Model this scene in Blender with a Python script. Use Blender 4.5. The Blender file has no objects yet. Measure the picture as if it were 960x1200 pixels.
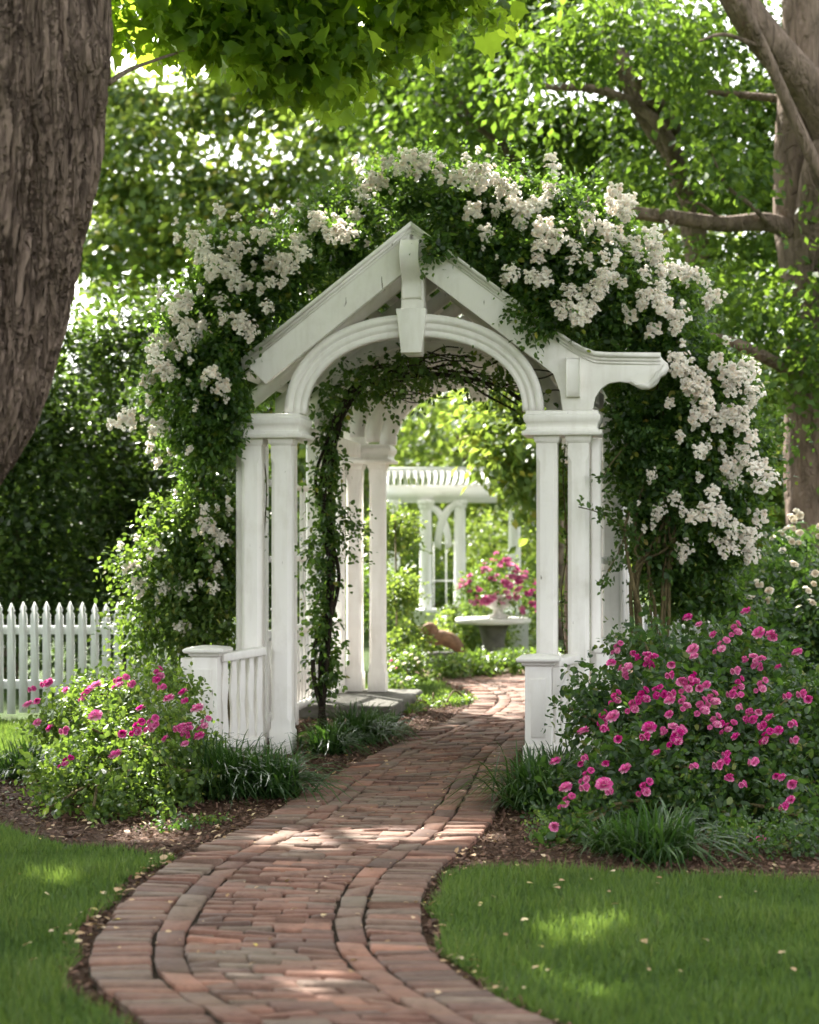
import bpy, math, random
import numpy as np
from mathutils import noise, Vector
random.seed(7)
R = np.random.default_rng(11)
C = bpy.context.scene.collection
F = 2100.0; H = 1.39; HY = 641.0; CX = 480.0      # focal length in photo pixels, eye height, horizon row

def at(px, py, Y):
    return np.array([(px-CX)/F*Y, Y, H-(py-HY)/F*Y])
def ground(px, py):
    Y = H*F/(py-HY)
    return ((px-CX)/F*Y, Y)
def nrm(a):
    return a/np.maximum(np.linalg.norm(a, axis=-1, keepdims=True), 1e-9)

# ------------------------------------------------------------------ objects
def tag(o, label=None, cat=None, group=None, kind=None):
    if label: o['label'] = label
    if cat: o['category'] = cat
    if group: o['group'] = group
    if kind: o['kind'] = kind
    return o
def empty(name, loc=(0, 0, 0), rz=0.0):
    o = bpy.data.objects.new(name, None); C.objects.link(o)
    o.location = loc; o.rotation_euler = (0, 0, rz); o.empty_display_size = .1
    return o
def link(name, me, parent=None, loc=None, rot=None, sc=None):
    o = bpy.data.objects.new(name, me); C.objects.link(o)
    if parent: o.parent = parent
    if loc is not None: o.location = loc
    if rot is not None: o.rotation_euler = rot
    if sc is not None: o.scale = (sc,)*3 if not hasattr(sc, '__len__') else sc
    return o

class MB:
    """collects polygons"""
    def __init__(s): s.v = []; s.f = []; s.n = 0; s.a = []
    def add(s, v, f, a=None):
        v = np.asarray(v, float).reshape(-1, 3)
        s.v.append(v)
        for q in f: s.f.append([i+s.n for i in q])
        s.n += len(v)
        if a is not None: s.a += [a]*len(f)
        return s
    def mesh(s, name, mat, smooth=False):
        v = np.concatenate(s.v) if s.v else np.zeros((0, 3))
        lens = np.array([len(q) for q in s.f]); idx = np.array([i for q in s.f for i in q])
        return mk(name, v, idx, lens, mat, smooth, np.array(s.a) if len(s.a) == len(s.f) and s.a else None)
    def build(s, name, mat, parent=None, smooth=False, bevel=0):
        o = link(name, s.mesh(name, mat, smooth), parent)
        if bevel:
            m = o.modifiers.new('b', 'BEVEL'); m.width = bevel; m.segments = 2; m.limit_method = 'ANGLE'; m.angle_limit = .6
        return o

def mk(name, v, idx, lens, mat, smooth=False, attr=None):
    me = bpy.data.meshes.new(name)
    me.vertices.add(len(v)); me.vertices.foreach_set('co', np.ascontiguousarray(v, np.float32).ravel())
    me.loops.add(len(idx)); me.loops.foreach_set('vertex_index', np.ascontiguousarray(idx, np.int32))
    me.polygons.add(len(lens))
    st = np.concatenate([[0], np.cumsum(lens)[:-1]]) if len(lens) else np.zeros(0)
    me.polygons.foreach_set('loop_start', st.astype(np.int32))
    me.update(calc_edges=True); me.validate()
    if smooth: me.polygons.foreach_set('use_smooth', np.ones(len(me.polygons), bool))
    if attr is not None and len(attr) == len(me.polygons):
        a = me.attributes.new('rnd', 'FLOAT', 'FACE'); a.data.foreach_set('value', attr.astype(np.float32))
    me.materials.append(mat)
    return me

BOXF = [(0, 3, 2, 1), (4, 5, 6, 7), (0, 1, 5, 4), (1, 2, 6, 5), (2, 3, 7, 6), (3, 0, 4, 7)]
def box(mb, x0, x1, y0, y1, z0, z1):
    mb.add([(x0, y0, z0), (x1, y0, z0), (x1, y1, z0), (x0, y1, z0), (x0, y0, z1), (x1, y0, z1), (x1, y1, z1), (x0, y1, z1)], BOXF); return mb
def bar(mb, p, q, w, h, up=(0, 0, 1)):
    p = np.array(p, float); q = np.array(q, float); d = nrm(q-p); s = nrm(np.cross(d, up)); u = np.cross(s, d)
    vs = [p-s*w/2-u*h/2, p+s*w/2-u*h/2, p+s*w/2+u*h/2, p-s*w/2+u*h/2]
    vs += [a+(q-p) for a in vs]
    mb.add(vs, [(0, 1, 2, 3), (4, 7, 6, 5), (0, 4, 5, 1), (1, 5, 6, 2), (2, 6, 7, 3), (3, 7, 4, 0)]); return mb
def loft(mb, rings):
    """rings: list of equal length closed rings of points"""
    n = len(rings[0]); f = []
    for i in range(len(rings)-1):
        for j in range(n):
            k = (j+1) % n
            f.append((i*n+j, i*n+k, (i+1)*n+k, (i+1)*n+j))
    f.append(tuple(range(n))[::-1]); f.append(tuple((len(rings)-1)*n+j for j in range(n)))
    mb.add(np.concatenate([np.array(r, float) for r in rings]), f); return mb
def rect_loft(mb, cx, cy, hx, hy, prof):
    """prof: (offset, z, chamfer)"""
    rs = []
    for off, z, c in prof:
        a, b = hx+off, hy+off
        rs.append([(cx+x, cy+y, z) for x, y in ((-a+c, -b), (a-c, -b), (a, -b+c), (a, b-c), (a-c, b), (-a+c, b), (-a, b-c), (-a, -b+c))])
    return loft(mb, rs)
def prism(mb, poly, y0, y1):
    """polygon in x-z extruded along y; quads on the rim, one ngon per side"""
    n = len(poly)
    v = [(x, y0, z) for x, z in poly]+[(x, y1, z) for x, z in poly]
    f = [tuple(range(n)), tuple(range(n, 2*n))[::-1]]+[(i, i+n, (i+1) % n+n, (i+1) % n) for i in range(n)]
    mb.add(v, f); return mb
def tube(mb, pts, rad, seg=6):
    pts = np.array(pts, float); n = len(pts)
    rad = np.broadcast_to(np.array(rad, float), (n,)) if np.ndim(rad) < 2 else rad
    t = nrm(np.gradient(pts, axis=0)); ref = np.array([.13, .31, .94]) if abs(t[0][2]) < .9 else np.array([1., .1, 0])
    rs = []
    a = np.arange(seg)/seg*2*math.pi
    for i in range(n):
        s = nrm(np.cross(t[i], ref)); u = np.cross(s, t[i])
        rs.append(pts[i]+rad[i]*(np.cos(a)[:, None]*s+np.sin(a)[:, None]*u))
    return loft(mb, rs)
def smooth_pts(pts, k=6):
    pts = np.array(pts, float); P = np.vstack([2*pts[0]-pts[1], pts, 2*pts[-1]-pts[-2]]); out = []
    for i in range(1, len(P)-2):
        for j in range(k):
            t = j/k; a, b, c, d = P[i-1:i+3]
            out.append(.5*((2*b)+(-a+c)*t+(2*a-5*b+4*c-d)*t*t+(-a+3*b-3*c+d)*t**3))
    out.append(P[-2]); return np.array(out)

# ------------------------------------------------------------------ materials
def mat(name):
    m = bpy.data.materials.new(name); m.use_nodes = True; nt = m.node_tree; nt.nodes.clear()
    out = nt.nodes.new('ShaderNodeOutputMaterial'); return m, nt, out
def nd(nt, t, **k):
    n = nt.nodes.new(t)
    for a, b in k.items():
        if a.startswith('i_'): n.inputs[a[2:].replace('_', ' ')].default_value = b
        else: setattr(n, a, b)
    return n
def ramp(nt, src, stops):
    r = nt.nodes.new('ShaderNodeValToRGB'); e = r.color_ramp.elements
    while len(e) < len(stops): e.new(.5)
    for x, (p, c) in zip(e, stops): x.position = p; x.color = (*c, 1) if len(c) == 3 else c
    nt.links.new(src, r.inputs[0]); return r.outputs[0]
def leaf_mat(name, cols, trans, tw=.45, rough=.45, spec=.35):
    m, nt, out = mat(name); L = nt.links.new
    at_ = nd(nt, 'ShaderNodeAttribute', attribute_name='rnd')
    c = ramp(nt, at_.outputs['Fac'], cols)
    p = nd(nt, 'ShaderNodeBsdfPrincipled', i_Roughness=rough); p.inputs['Specular IOR Level'].default_value = spec
    L(c, p.inputs['Base Color'])
    t = nd(nt, 'ShaderNodeBsdfTranslucent'); t.inputs[0].default_value = (*trans, 1)
    mx0 = nd(nt, 'ShaderNodeMix', data_type='RGBA', blend_type='MULTIPLY'); mx0.inputs[0].default_value = 1
    sc = ramp(nt, at_.outputs['Fac'], [(0, (.65, .72, .6)), (1, (1.2, 1.15, 1.0))])
    L(sc, mx0.inputs[6]); mx0.inputs[7].default_value = (*trans, 1); L(mx0.outputs[2], t.inputs[0])
    mx = nd(nt, 'ShaderNodeMixShader'); mx.inputs[0].default_value = tw
    L(p.outputs[0], mx.inputs[1]); L(t.outputs[0], mx.inputs[2]); L(mx.outputs[0], out.inputs[0]); return m
def solid(name, c, rough=.6, var=.15, scale=6, bump=.15, bscale=40, spec=.4, c2=None, detail=6):
    m, nt, out = mat(name); L = nt.links.new
    tc = nd(nt, 'ShaderNodeTexCoord')
    n1 = nd(nt, 'ShaderNodeTexNoise'); n1.inputs['Scale'].default_value = scale; n1.inputs['Detail'].default_value = detail
    L(tc.outputs['Object'], n1.inputs['Vector'])
    c2 = c2 or tuple(x*(1-var*2) for x in c)
    col = ramp(nt, n1.outputs[0], [(.3, c2), (.62, c)])
    p = nd(nt, 'ShaderNodeBsdfPrincipled', i_Roughness=rough); p.inputs['Specular IOR Level'].default_value = spec
    L(col, p.inputs['Base Color'])
    n2 = nd(nt, 'ShaderNodeTexNoise'); n2.inputs['Scale'].default_value = bscale; n2.inputs['Detail'].default_value = 5
    L(tc.outputs['Object'], n2.inputs['Vector'])
    b = nd(nt, 'ShaderNodeBump'); b.inputs['Strength'].default_value = bump; b.inputs['Distance'].default_value = .02
    L(n2.outputs[0], b.inputs['Height']); L(b.outputs[0], p.inputs['Normal']); L(p.outputs[0], out.inputs[0]); return m
def paint_mat(name, base, dirt, amount=.5):
    m, nt, out = mat(name); L = nt.links.new
    tc = nd(nt, 'ShaderNodeTexCoord'); mp = nd(nt, 'ShaderNodeMapping'); mp.inputs['Scale'].default_value = (1, 1, .18)
    L(tc.outputs['Object'], mp.inputs[0])
    a = nd(nt, 'ShaderNodeTexNoise'); a.inputs['Scale'].default_value = 22; a.inputs['Detail'].default_value = 8; L(mp.outputs[0], a.inputs['Vector'])
    b_ = nd(nt, 'ShaderNodeTexNoise'); b_.inputs['Scale'].default_value = 5; b_.inputs['Detail'].default_value = 9; b_.inputs['Roughness'].default_value = .7; L(tc.outputs['Object'], b_.inputs['Vector'])
    r1 = ramp(nt, a.outputs[0], [(.5, (0, 0, 0)), (.8, (1, 1, 1))]); r2 = ramp(nt, b_.outputs[0], [(.5, (0, 0, 0)), (.75, (1, 1, 1))])
    mu = nd(nt, 'ShaderNodeMath', operation='ADD'); L(r1, mu.inputs[0]); L(r2, mu.inputs[1])
    m2 = nd(nt, 'ShaderNodeMath', operation='MULTIPLY', use_clamp=True); L(mu.outputs[0], m2.inputs[0]); m2.inputs[1].default_value = amount
    mx = nd(nt, 'ShaderNodeMix', data_type='RGBA'); L(m2.outputs[0], mx.inputs[0]); mx.inputs[6].default_value = (*base, 1); mx.inputs[7].default_value = (*dirt, 1)
    # small flaked spots that show bare grey wood
    v = nd(nt, 'ShaderNodeTexNoise'); v.inputs['Scale'].default_value = 34; v.inputs['Detail'].default_value = 4; L(mp.outputs[0], v.inputs['Vector'])
    fl = ramp(nt, v.outputs[0], [(.735, (0, 0, 0)), (.75, (1, 1, 1))])
    mx2 = nd(nt, 'ShaderNodeMix', data_type='RGBA'); L(fl, mx2.inputs[0]); L(mx.outputs[2], mx2.inputs[6]); mx2.inputs[7].default_value = (.22, .19, .155, 1)
    p = nd(nt, 'ShaderNodeBsdfPrincipled', i_Roughness=.42); L(mx2.outputs[2], p.inputs['Base Color']); p.inputs['Specular IOR Level'].default_value = .4
    bp = nd(nt, 'ShaderNodeBump'); bp.inputs['Strength'].default_value = .25; bp.inputs['Distance'].default_value = .006; L(a.outputs[0], bp.inputs['Height'])
    L(bp.outputs[0], p.inputs['Normal']); L(p.outputs[0], out.inputs[0]); return m
def bark_mat(name, c1, c2, zs=.22, scale=9, bump=.8):
    m, nt, out = mat(name); L = nt.links.new
    tc = nd(nt, 'ShaderNodeTexCoord'); mp = nd(nt, 'ShaderNodeMapping'); mp.inputs['Scale'].default_value = (1, 1, zs); L(tc.outputs['Object'], mp.inputs[0])
    a = nd(nt, 'ShaderNodeTexNoise'); a.inputs['Scale'].default_value = scale; a.inputs['Detail'].default_value = 10; a.inputs['Roughness'].default_value = .65; L(mp.outputs[0], a.inputs['Vector'])
    col = ramp(nt, a.outputs[0], [(.32, c2), (.62, c1)])
    g = nd(nt, 'ShaderNodeTexNoise'); g.inputs['Scale'].default_value = 45; g.inputs['Detail'].default_value = 6; L(mp.outputs[0], g.inputs['Vector'])
    p = nd(nt, 'ShaderNodeBsdfPrincipled', i_Roughness=.9); p.inputs['Specular IOR Level'].default_value = .15; L(col, p.inputs['Base Color'])
    rg = nd(nt, 'ShaderNodeTexNoise'); rg.inputs['Scale'].default_value = scale*.9; rg.inputs['Detail'].default_value = 3; rg.inputs['Distortion'].default_value = .6; L(mp.outputs[0], rg.inputs['Vector'])
    sb = nd(nt, 'ShaderNodeMath', operation='SUBTRACT'); L(rg.outputs[0], sb.inputs[0]); sb.inputs[1].default_value = .5
    ab = nd(nt, 'ShaderNodeMath', operation='ABSOLUTE'); L(sb.outputs[0], ab.inputs[0])
    ml = nd(nt, 'ShaderNodeMath', operation='MULTIPLY', use_clamp=True); L(ab.outputs[0], ml.inputs[0]); ml.inputs[1].default_value = 14
    m3 = nd(nt, 'ShaderNodeMath', operation='MULTIPLY'); L(ml.outputs[0], m3.inputs[0]); m3.inputs[1].default_value = 1.1
    a0 = nd(nt, 'ShaderNodeMath', operation='ADD'); L(a.outputs[0], a0.inputs[0]); L(m3.outputs[0], a0.inputs[1])
    ad = nd(nt, 'ShaderNodeMath', operation='ADD'); L(a0.outputs[0], ad.inputs[0]); L(g.outputs[0], ad.inputs[1])
    b = nd(nt, 'ShaderNodeBump'); b.inputs['Strength'].default_value = bump; b.inputs['Distance'].default_value = .03; L(ad.outputs[0], b.inputs['Height'])
    L(b.outputs[0], p.inputs['Normal']); L(p.outputs[0], out.inputs[0]); return m
def petal_mat(name, cols, tw=.3):
    m, nt, out = mat(name); L = nt.links.new
    a = nd(nt, 'ShaderNodeAttribute', attribute_name='rnd'); c = ramp(nt, a.outputs['Fac'], cols)
    oi = nd(nt, 'ShaderNodeObjectInfo')
    hs = nd(nt, 'ShaderNodeHueSaturation'); L(c, hs.inputs['Color'])
    mr = nd(nt, 'ShaderNodeMapRange'); L(oi.outputs['Random'], mr.inputs[0]); mr.inputs[3].default_value = .86; mr.inputs[4].default_value = 1.04; L(mr.outputs[0], hs.inputs['Value'])
    mr2 = nd(nt, 'ShaderNodeMapRange'); L(oi.outputs['Random'], mr2.inputs[0]); mr2.inputs[3].default_value = 1.1; mr2.inputs[4].default_value = .80; L(mr2.outputs[0], hs.inputs['Saturation'])
    d = nd(nt, 'ShaderNodeBsdfPrincipled', i_Roughness=.6); d.inputs['Specular IOR Level'].default_value = .2; t = nd(nt, 'ShaderNodeBsdfTranslucent'); L(hs.outputs[0], d.inputs[0]); L(hs.outputs[0], t.inputs[0])
    mx = nd(nt, 'ShaderNodeMixShader'); mx.inputs[0].default_value = tw; L(d.outputs[0], mx.inputs[1]); L(t.outputs[0], mx.inputs[2]); L(mx.outputs[0], out.inputs[0]); return m

M = {}
M['white'] = paint_mat('weathered_white_paint', (.85, .825, .79), (.52, .475, .40), .27)
M['white_far'] = paint_mat('white_paint', (.84, .84, .82), (.6, .6, .55), .2)
M['fence'] = paint_mat('white_fence_paint', (.80, .81, .81), (.5, .5, .45), .3)
M['rose_leaf'] = leaf_mat('rose_leaf', [(0, (.016, .038, .014)), (.5, (.028, .068, .018)), (.9, (.05, .105, .024)), (.975, (.11, .17, .03)), (1, (.35, .26, .04))], (.20, .35, .045), .38, .38)
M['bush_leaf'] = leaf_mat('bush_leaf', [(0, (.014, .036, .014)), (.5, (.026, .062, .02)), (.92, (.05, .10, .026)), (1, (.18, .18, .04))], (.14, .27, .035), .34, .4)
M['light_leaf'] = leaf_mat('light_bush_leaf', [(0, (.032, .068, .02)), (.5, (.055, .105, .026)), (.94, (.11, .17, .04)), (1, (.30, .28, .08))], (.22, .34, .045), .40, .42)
M['maple_leaf'] = leaf_mat('maple_leaf', [(0, (.03, .07, .012)), (.6, (.05, .105, .018)), (1, (.08, .14, .02))], (.42, .60, .05), .58, .45)
M['sun_leaf'] = leaf_mat('bright_tree_leaf', [(0, (.035, .075, .022)), (.6, (.06, .11, .028)), (.95, (.11, .16, .035)), (1, (.35, .30, .05))], (.28, .38, .06), .46, .4, .3)
M['oak_leaf'] = leaf_mat('green_tree_leaf', [(0, (.018, .045, .014)), (.6, (.034, .075, .018)), (1, (.07, .12, .024))], (.19, .31, .035), .44, .5, .22)
M['dark_leaf'] = leaf_mat('evergreen_leaf', [(0, (.013, .030, .010)), (.6, (.025, .052, .014)), (1, (.06, .095, .022))], (.13, .22, .028), .34, .45)
M['blade'] = leaf_mat('strap_leaf', [(0, (.014, .04, .012)), (.7, (.03, .07, .018)), (1, (.07, .12, .035))], (.10, .22, .03), .3, .38)
M['grass'] = leaf_mat('lawn_grass', [(0, (.026, .066, .016)), (.55, (.045, .098, .022)), (.88, (.075, .13, .03)), (.97, (.11, .15, .045)), (1, (.25, .21, .1))], (.19, .29, .05), .38, .5)
M['stem'] = bark_mat('rose_cane', (.15, .12, .06), (.06, .05, .025), .4, 30, .5)
M['vine'] = bark_mat('old_vine_bark', (.05, .04, .028), (.02, .016, .011), .3, 30, .7)
M['bark'] = bark_mat('maple_bark', (.27, .20, .162), (.115, .082, .064), .07, 26, 1.0)
M['bark2'] = bark_mat('grey_brown_bark', (.22, .165, .13), (.09, .068, .05), .3, 9, .8)
M['pink'] = petal_mat('deep_pink_petal', [(0, (.50, .015, .19)), (.5, (.72, .06, .35)), (.85, (.80, .20, .48)), (1, (.87, .52, .62))], .35)
M['whitepetal'] = petal_mat('blush_white_petal', [(0, (.93, .79, .68)), (.25, (.955, .90, .83)), (1, (.965, .945, .89))], .5)
M['cream'] = petal_mat('cream_petal', [(0, (.80, .66, .46)), (.4, (.88, .82, .70)), (1, (.92, .89, .82))], .25)
M['petunia'] = petal_mat('magenta_petal', [(0, (.45, .015, .20)), (.5, (.68, .10, .36)), (1, (.82, .45, .58))], .3)
M['stone'] = solid('grey_stone', (.13, .125, .105), .9, .25, 8, .8, 30)
M['tablestone'] = solid('pale_marble', (.72, .71, .68), .5, .08, 4, .1, 30)
M['urn'] = solid('white_urn', (.72, .70, .66), .6, .08, 8, .1, 30)
M['terracotta'] = solid('carved_brown_wood', (.24, .13, .075), .8, .25, 14, .6, 50)

# brick
m, nt, out = mat('worn_brick'); L = nt.links.new; M['brick'] = m
a_ = nd(nt, 'ShaderNodeAttribute', attribute_name='rnd')
col = ramp(nt, a_.outputs['Fac'], [(0, (.095, .06, .047)), (.2, (.135, .075, .057)), (.5, (.19, .098, .07)), (.68, (.155, .105, .08)), (.82, (.15, .112, .086)), (.93, (.21, .112, .08)), (1, (.29, .145, .10))])
tc = nd(nt, 'ShaderNodeTexCoord'); n1 = nd(nt, 'ShaderNodeTexNoise'); n1.inputs['Scale'].default_value = 14; n1.inputs['Detail'].default_value = 9; n1.inputs['Roughness'].default_value = .7; L(tc.outputs['Object'], n1.inputs['Vector'])
mul = ramp(nt, n1.outputs[0], [(.3, (.55, .52, .5)), (.5, (.95, .95, .95)), (.75, (1.2, 1.18, 1.15))])
mx = nd(nt, 'ShaderNodeMix', data_type='RGBA', blend_type='MULTIPLY'); mx.inputs[0].default_value = 1; L(col, mx.inputs[6]); L(mul, mx.inputs[7])
n3 = nd(nt, 'ShaderNodeTexNoise'); n3.inputs['Scale'].default_value = 2.3; n3.inputs['Detail'].default_value = 6; L(tc.outputs['Object'], n3.inputs['Vector'])
moss = ramp(nt, n3.outputs[0], [(.52, (0, 0, 0)), (.75, (.35, .35, .35))])
mx2 = nd(nt, 'ShaderNodeMix', data_type='RGBA'); L(moss, mx2.inputs[0]); L(mx.outputs[2], mx2.inputs[6]); mx2.inputs[7].default_value = (.12, .105, .07, 1)
p = nd(nt, 'ShaderNodeBsdfPrincipled', i_Roughness=.78); p.inputs['Specular IOR Level'].default_value = .25; L(mx2.outputs[2], p.inputs['Base Color'])
n2 = nd(nt, 'ShaderNodeTexNoise'); n2.inputs['Scale'].default_value = 60; n2.inputs['Detail'].default_value = 8; L(tc.outputs['Object'], n2.inputs['Vector'])
b = nd(nt, 'ShaderNodeBump'); b.inputs['Strength'].default_value = .6; b.inputs['Distance'].default_value = .008; L(n2.outputs[0], b.inputs['Height']); L(b.outputs[0], p.inputs['Normal']); L(p.outputs[0], out.inputs[0])
M['soil'] = solid('bark_mulch', (.085, .048, .03), .95, .3, 30, 1.0, 120, .1)
M['joint'] = solid('dark_joint_soil', (.045, .033, .023), .95, .3, 30, 1.0, 90, .1)
M['turf'] = solid('turf_soil', (.045, .075, .02), .95, .3, 9, .6, 80, .1, c2=(.03, .04, .014))
M['chip'] = leaf_mat('mulch_chip', [(0, (.05, .028, .018)), (.6, (.11, .06, .04)), (.95, (.18, .10, .07)), (1, (.42, .33, .2))], (.1, .05, .02), .05, .9)
M['litter'] = leaf_mat('fallen_leaf', [(0, (.28, .16, .08)), (.5, (.48, .33, .19)), (.85, (.62, .5, .36)), (1, (.6, .48, .07))], (.4, .3, .1), .15, .7)

# ------------------------------------------------------------------ leaves
T_QUAD = (np.array([(0, 0, 0), (.5, .45, .12), (0, 1, -.05), (-.5, .45, .12)]), [(0, 1, 2), (0, 2, 3)])
T_OVAL = (np.array([(0, 0, 0), (0, .5, 0), (0, 1, -.12), (-.42, .25, .12), (-.4, .68, .08), (.42, .25, .12), (.4, .68, .08)]),
          [(0, 1, 4, 3), (1, 2, 4), (0, 5, 6, 1), (1, 6, 2)])
_ml = [(0, 0), (.16, .06), (.48, .08), (.46, .28), (.62, .5), (.42, .56), (.32, .8), (.16, .76), (0, 1.02), (-.16, .76), (-.32, .8), (-.42, .56), (-.62, .5), (-.46, .28), (-.48, .08), (-.16, .06)]
T_MAPLE = (np.array([(x, y, abs(x)*.34-(y-.4)**2*.42+.06*math.sin(9*x+5*y)) for x, y in _ml]+[(0, .35, -.03)]), [(16, i, (i+1) % 16) for i in range(16)])
T_PETAL = (np.array([(-.18, 0, 0), (.18, 0, 0), (.5, .6, .1), (.3, 1, .2), (-.3, 1, .2), (-.5, .6, .1)]), [(0, 1, 2, 5), (5, 2, 3, 4)])
T_BLADE = (np.array([(-.5, 0, 0), (.5, 0, 0), (.45, .5, .0), (-.45, .5, .0), (0, 1, 0)]), [(0, 1, 2, 3), (3, 2, 4)])
T_CHIP = (np.array([(-.5, 0, 0), (.5, 0.1, 0.1), (.4, 1, 0), (-.45, .9, .15)]), [(0, 1, 2, 3)])
def leafgeo(P, D, N, Ln, W, T):
    tv, tf = T; k = len(tv); n = len(P)
    y = nrm(D); x = nrm(np.cross(y, N)); z = np.cross(x, y)
    Ln = np.broadcast_to(Ln, (n,)); W = np.broadcast_to(W, (n,))
    V = P[:, None]+x[:, None]*(tv[None, :, 0:1]*W[:, None, None])+y[:, None]*(tv[None, :, 1:2]*Ln[:, None, None])+z[:, None]*(tv[None, :, 2:3]*W[:, None, None])
    idx = np.array([i for q in tf for i in q]); lens = np.array([len(q) for q in tf])
    I = (idx[None]+np.arange(n)[:, None]*k).ravel()
    return V.reshape(-1, 3), I, np.tile(lens, n), len(tf)
def leafmesh(name, P, D, N, Ln, W, T, mt, rnd=None):
    V, I, ln, nf = leafgeo(P, D, N, Ln, W, T)
    if rnd is None: rnd = R.random(len(P))
    return mk(name, V, I, ln, mt, False, np.repeat(rnd, nf))
def rdir(n):
    return nrm(R.normal(size=(n, 3)))
def blob_starts(blobs, n, shell=.6):
    """n points in the shells of ellipsoid blobs (cx,cy,cz,rx,ry,rz); more in bigger ones"""
    B = np.array(blobs, float); w = (B[:, 3]*B[:, 5]); w = w/w.sum()
    i = R.choice(len(B), n, p=w); d = rdir(n); r = shell+(1-shell)*R.random(n)
    return B[i, :3]+d*B[i, 3:6]*r[:, None], d
def sprays(S, Dr, length, nl, droop=.5, size=.04, wr=.62, upn=.8, spread=.9):
    n = len(S); Ln = length*(.6+.8*R.random(n)); Dr = nrm(Dr)
    Ps, Ds, Ns, Sz = [], [], [], []
    for j in range(nl):
        t = (j+.6*R.random(n))/nl
        P = S+Dr*(Ln*t)[:, None]; P[:, 2] -= droop*Ln*t*t
        tg = Dr.copy(); tg[:, 2] -= 2*droop*t; tg = nrm(tg)
        side = nrm(np.cross(tg, rdir(n)))
        D = nrm(tg*.6+side*spread+np.array([0, 0, -.25])); N = nrm(np.array([0, 0, upn])+rdir(n)*.75)
        Ps.append(P+side*size*.15); Ds.append(D); Ns.append(N); Sz.append(size*(.6+.7*R.random(n))*(1-.25*t))
    return np.concatenate(Ps), np.concatenate(Ds), np.concatenate(Ns), np.concatenate(Sz)
def project(P):
    return CX+F*P[:, 0]/P[:, 1], HY-F*(P[:, 2]-H)/P[:, 1]

# ------------------------------------------------------------------ sun
SUN = nrm(np.array([-.36, .60, .71]))

# ------------------------------------------------------------------ ground, beds, lawn, path
g = MB(); g.add([(-150, -60, 0), (150, -60, 0), (150, 240, 0), (-150, 240, 0)], [(0, 1, 2, 3)])
tag(g.build('ground', M['turf']), kind='structure')

Ledge = [(.9, 2.2), (.15, 3.3), (-.42, 4.4), (-.80, 5.22), (-1.0, 5.65), (-1.082, 6.107), (-1.10, 6.5), (-1.085, 7.1), (-1.035, 7.6), (-.95, 8.1), (-.80, 8.7), (-.66, 9.4), (-.54, 10.2), (-.39, 10.93), (-.20, 11.87), (.03, 12.9), (.34, 14.24), (.56, 15.7), (.55, 17.0), (.3, 18.4), (.0, 19.9)]
Redge = [(1.9, 3.2), (1.2, 3.9), (.72, 4.6), (.342, 5.24), (.17, 5.65), (.075, 6.03), (.045, 6.5), (.05, 6.95), (.11, 7.5), (.23, 8.0), (.36, 8.6), (.47, 9.4), (.56, 10.28), (.66, 11.4), (.80, 12.3), (1.0, 13.3), (1.25, 14.4), (1.55, 15.7), (1.95, 17.0), (2.5, 18.4), (3.2, 19.9)]
LS = smooth_pts([(x, y, 0) for x, y in Ledge], 8)[:, :2]; RS = smooth_pts([(x, y, 0) for x, y in Redge], 8)[:, :2]
mid = (LS+RS)/2; sl = np.concatenate([[0], np.cumsum(np.linalg.norm(np.diff(mid, axis=0), axis=1))]); TOT = sl[-1]
def pth(s, w):
    """s metres along the centre line, w metres from the left edge if w>=0 / from the right edge given as ('r',w)"""
    l = np.array([np.interp(s, sl, LS[:, 0]), np.interp(s, sl, LS[:, 1])]); r = np.array([np.interp(s, sl, RS[:, 0]), np.interp(s, sl, RS[:, 1])])
    return l, r
n = len(LS); pb = MB()
pb.add([(x, y, .024) for x, y in LS]+[(x, y, .024) for x, y in RS], [(i, i+n, i+n+1, i+1) for i in range(n-1)])
base_o = pb.build('path_bed', M['joint']); tag(base_o, kind='structure')
br = MB()
def brick(s0, s1, f0, f1):
    """a brick between s0..s1 along the path and the fractions f0..f1 across it"""
    j = .0026; cs = []
    for s, f in ((s0, f0), (s0, f1), (s1, f1), (s1, f0)):
        l, r = pth(s, 0); cs.append(l+(r-l)*f)
    cs = np.array(cs); c = cs.mean(0); e1 = cs[1]-cs[0]; e2 = cs[3]-cs[0]; a, b = np.linalg.norm(e1), np.linalg.norm(e2)
    if a < .02 or b < .02: return
    wob = R.normal(size=2)*.003; ang = R.normal()*.022; ca, sa = math.cos(ang), math.sin(ang)
    top = .0375+R.normal()*.0032; tx, ty = R.normal(size=2)*.0026
    def sh(k, z, tilt=0):
        out = []
        for i, p in enumerate(cs):
            q = c+(p-c)*np.array([1, 1])*(1-0); d = q-c
            d = np.array([ca*d[0]-sa*d[1], sa*d[0]+ca*d[1]])
            u = nrm(d); q = c+wob+d-u*min(k*1.41, .4*min(a, b))+R.normal(size=2)*.0018
            out.append((q[0], q[1], z+tilt*((1 if i in (1, 2) else -1)*tx+(1 if i > 1 else -1)*ty)))
        return out
    v = sh(j, .004)+sh(j, top-.006, 1)+sh(j+.006, top, 1)
    f = [(8, 9, 10, 11)]
    for k in (0, 4):
        for i in range(4): f.append((k+i, k+(i+1) % 4, k+4+(i+1) % 4, k+4+i))
    br.add(v, f, R.random())
s = 0.0
def width(s):
    l, r = pth(s, 0); return np.linalg.norm(r-l)
while s < TOT-.1:                       # soldier courses along both edges
    d = .078+R.normal()*.004
    w = width(s); e = .205/w
    brick(s, s+d, 0, e+R.normal()*.004/w); brick(s, s+d*1.0, 1-e+R.normal()*.004/w, 1); s += d
s = .05
while s < TOT-.25:                      # one running line inside each
    w = width(s); e = .213/w; q = (.213+.10)/w; d = .205+R.normal()*.006
    brick(s, s+d, e, q); brick(s+.07, s+.07+d, 1-q, 1-e); s += d
s = 0; row = 0
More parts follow.
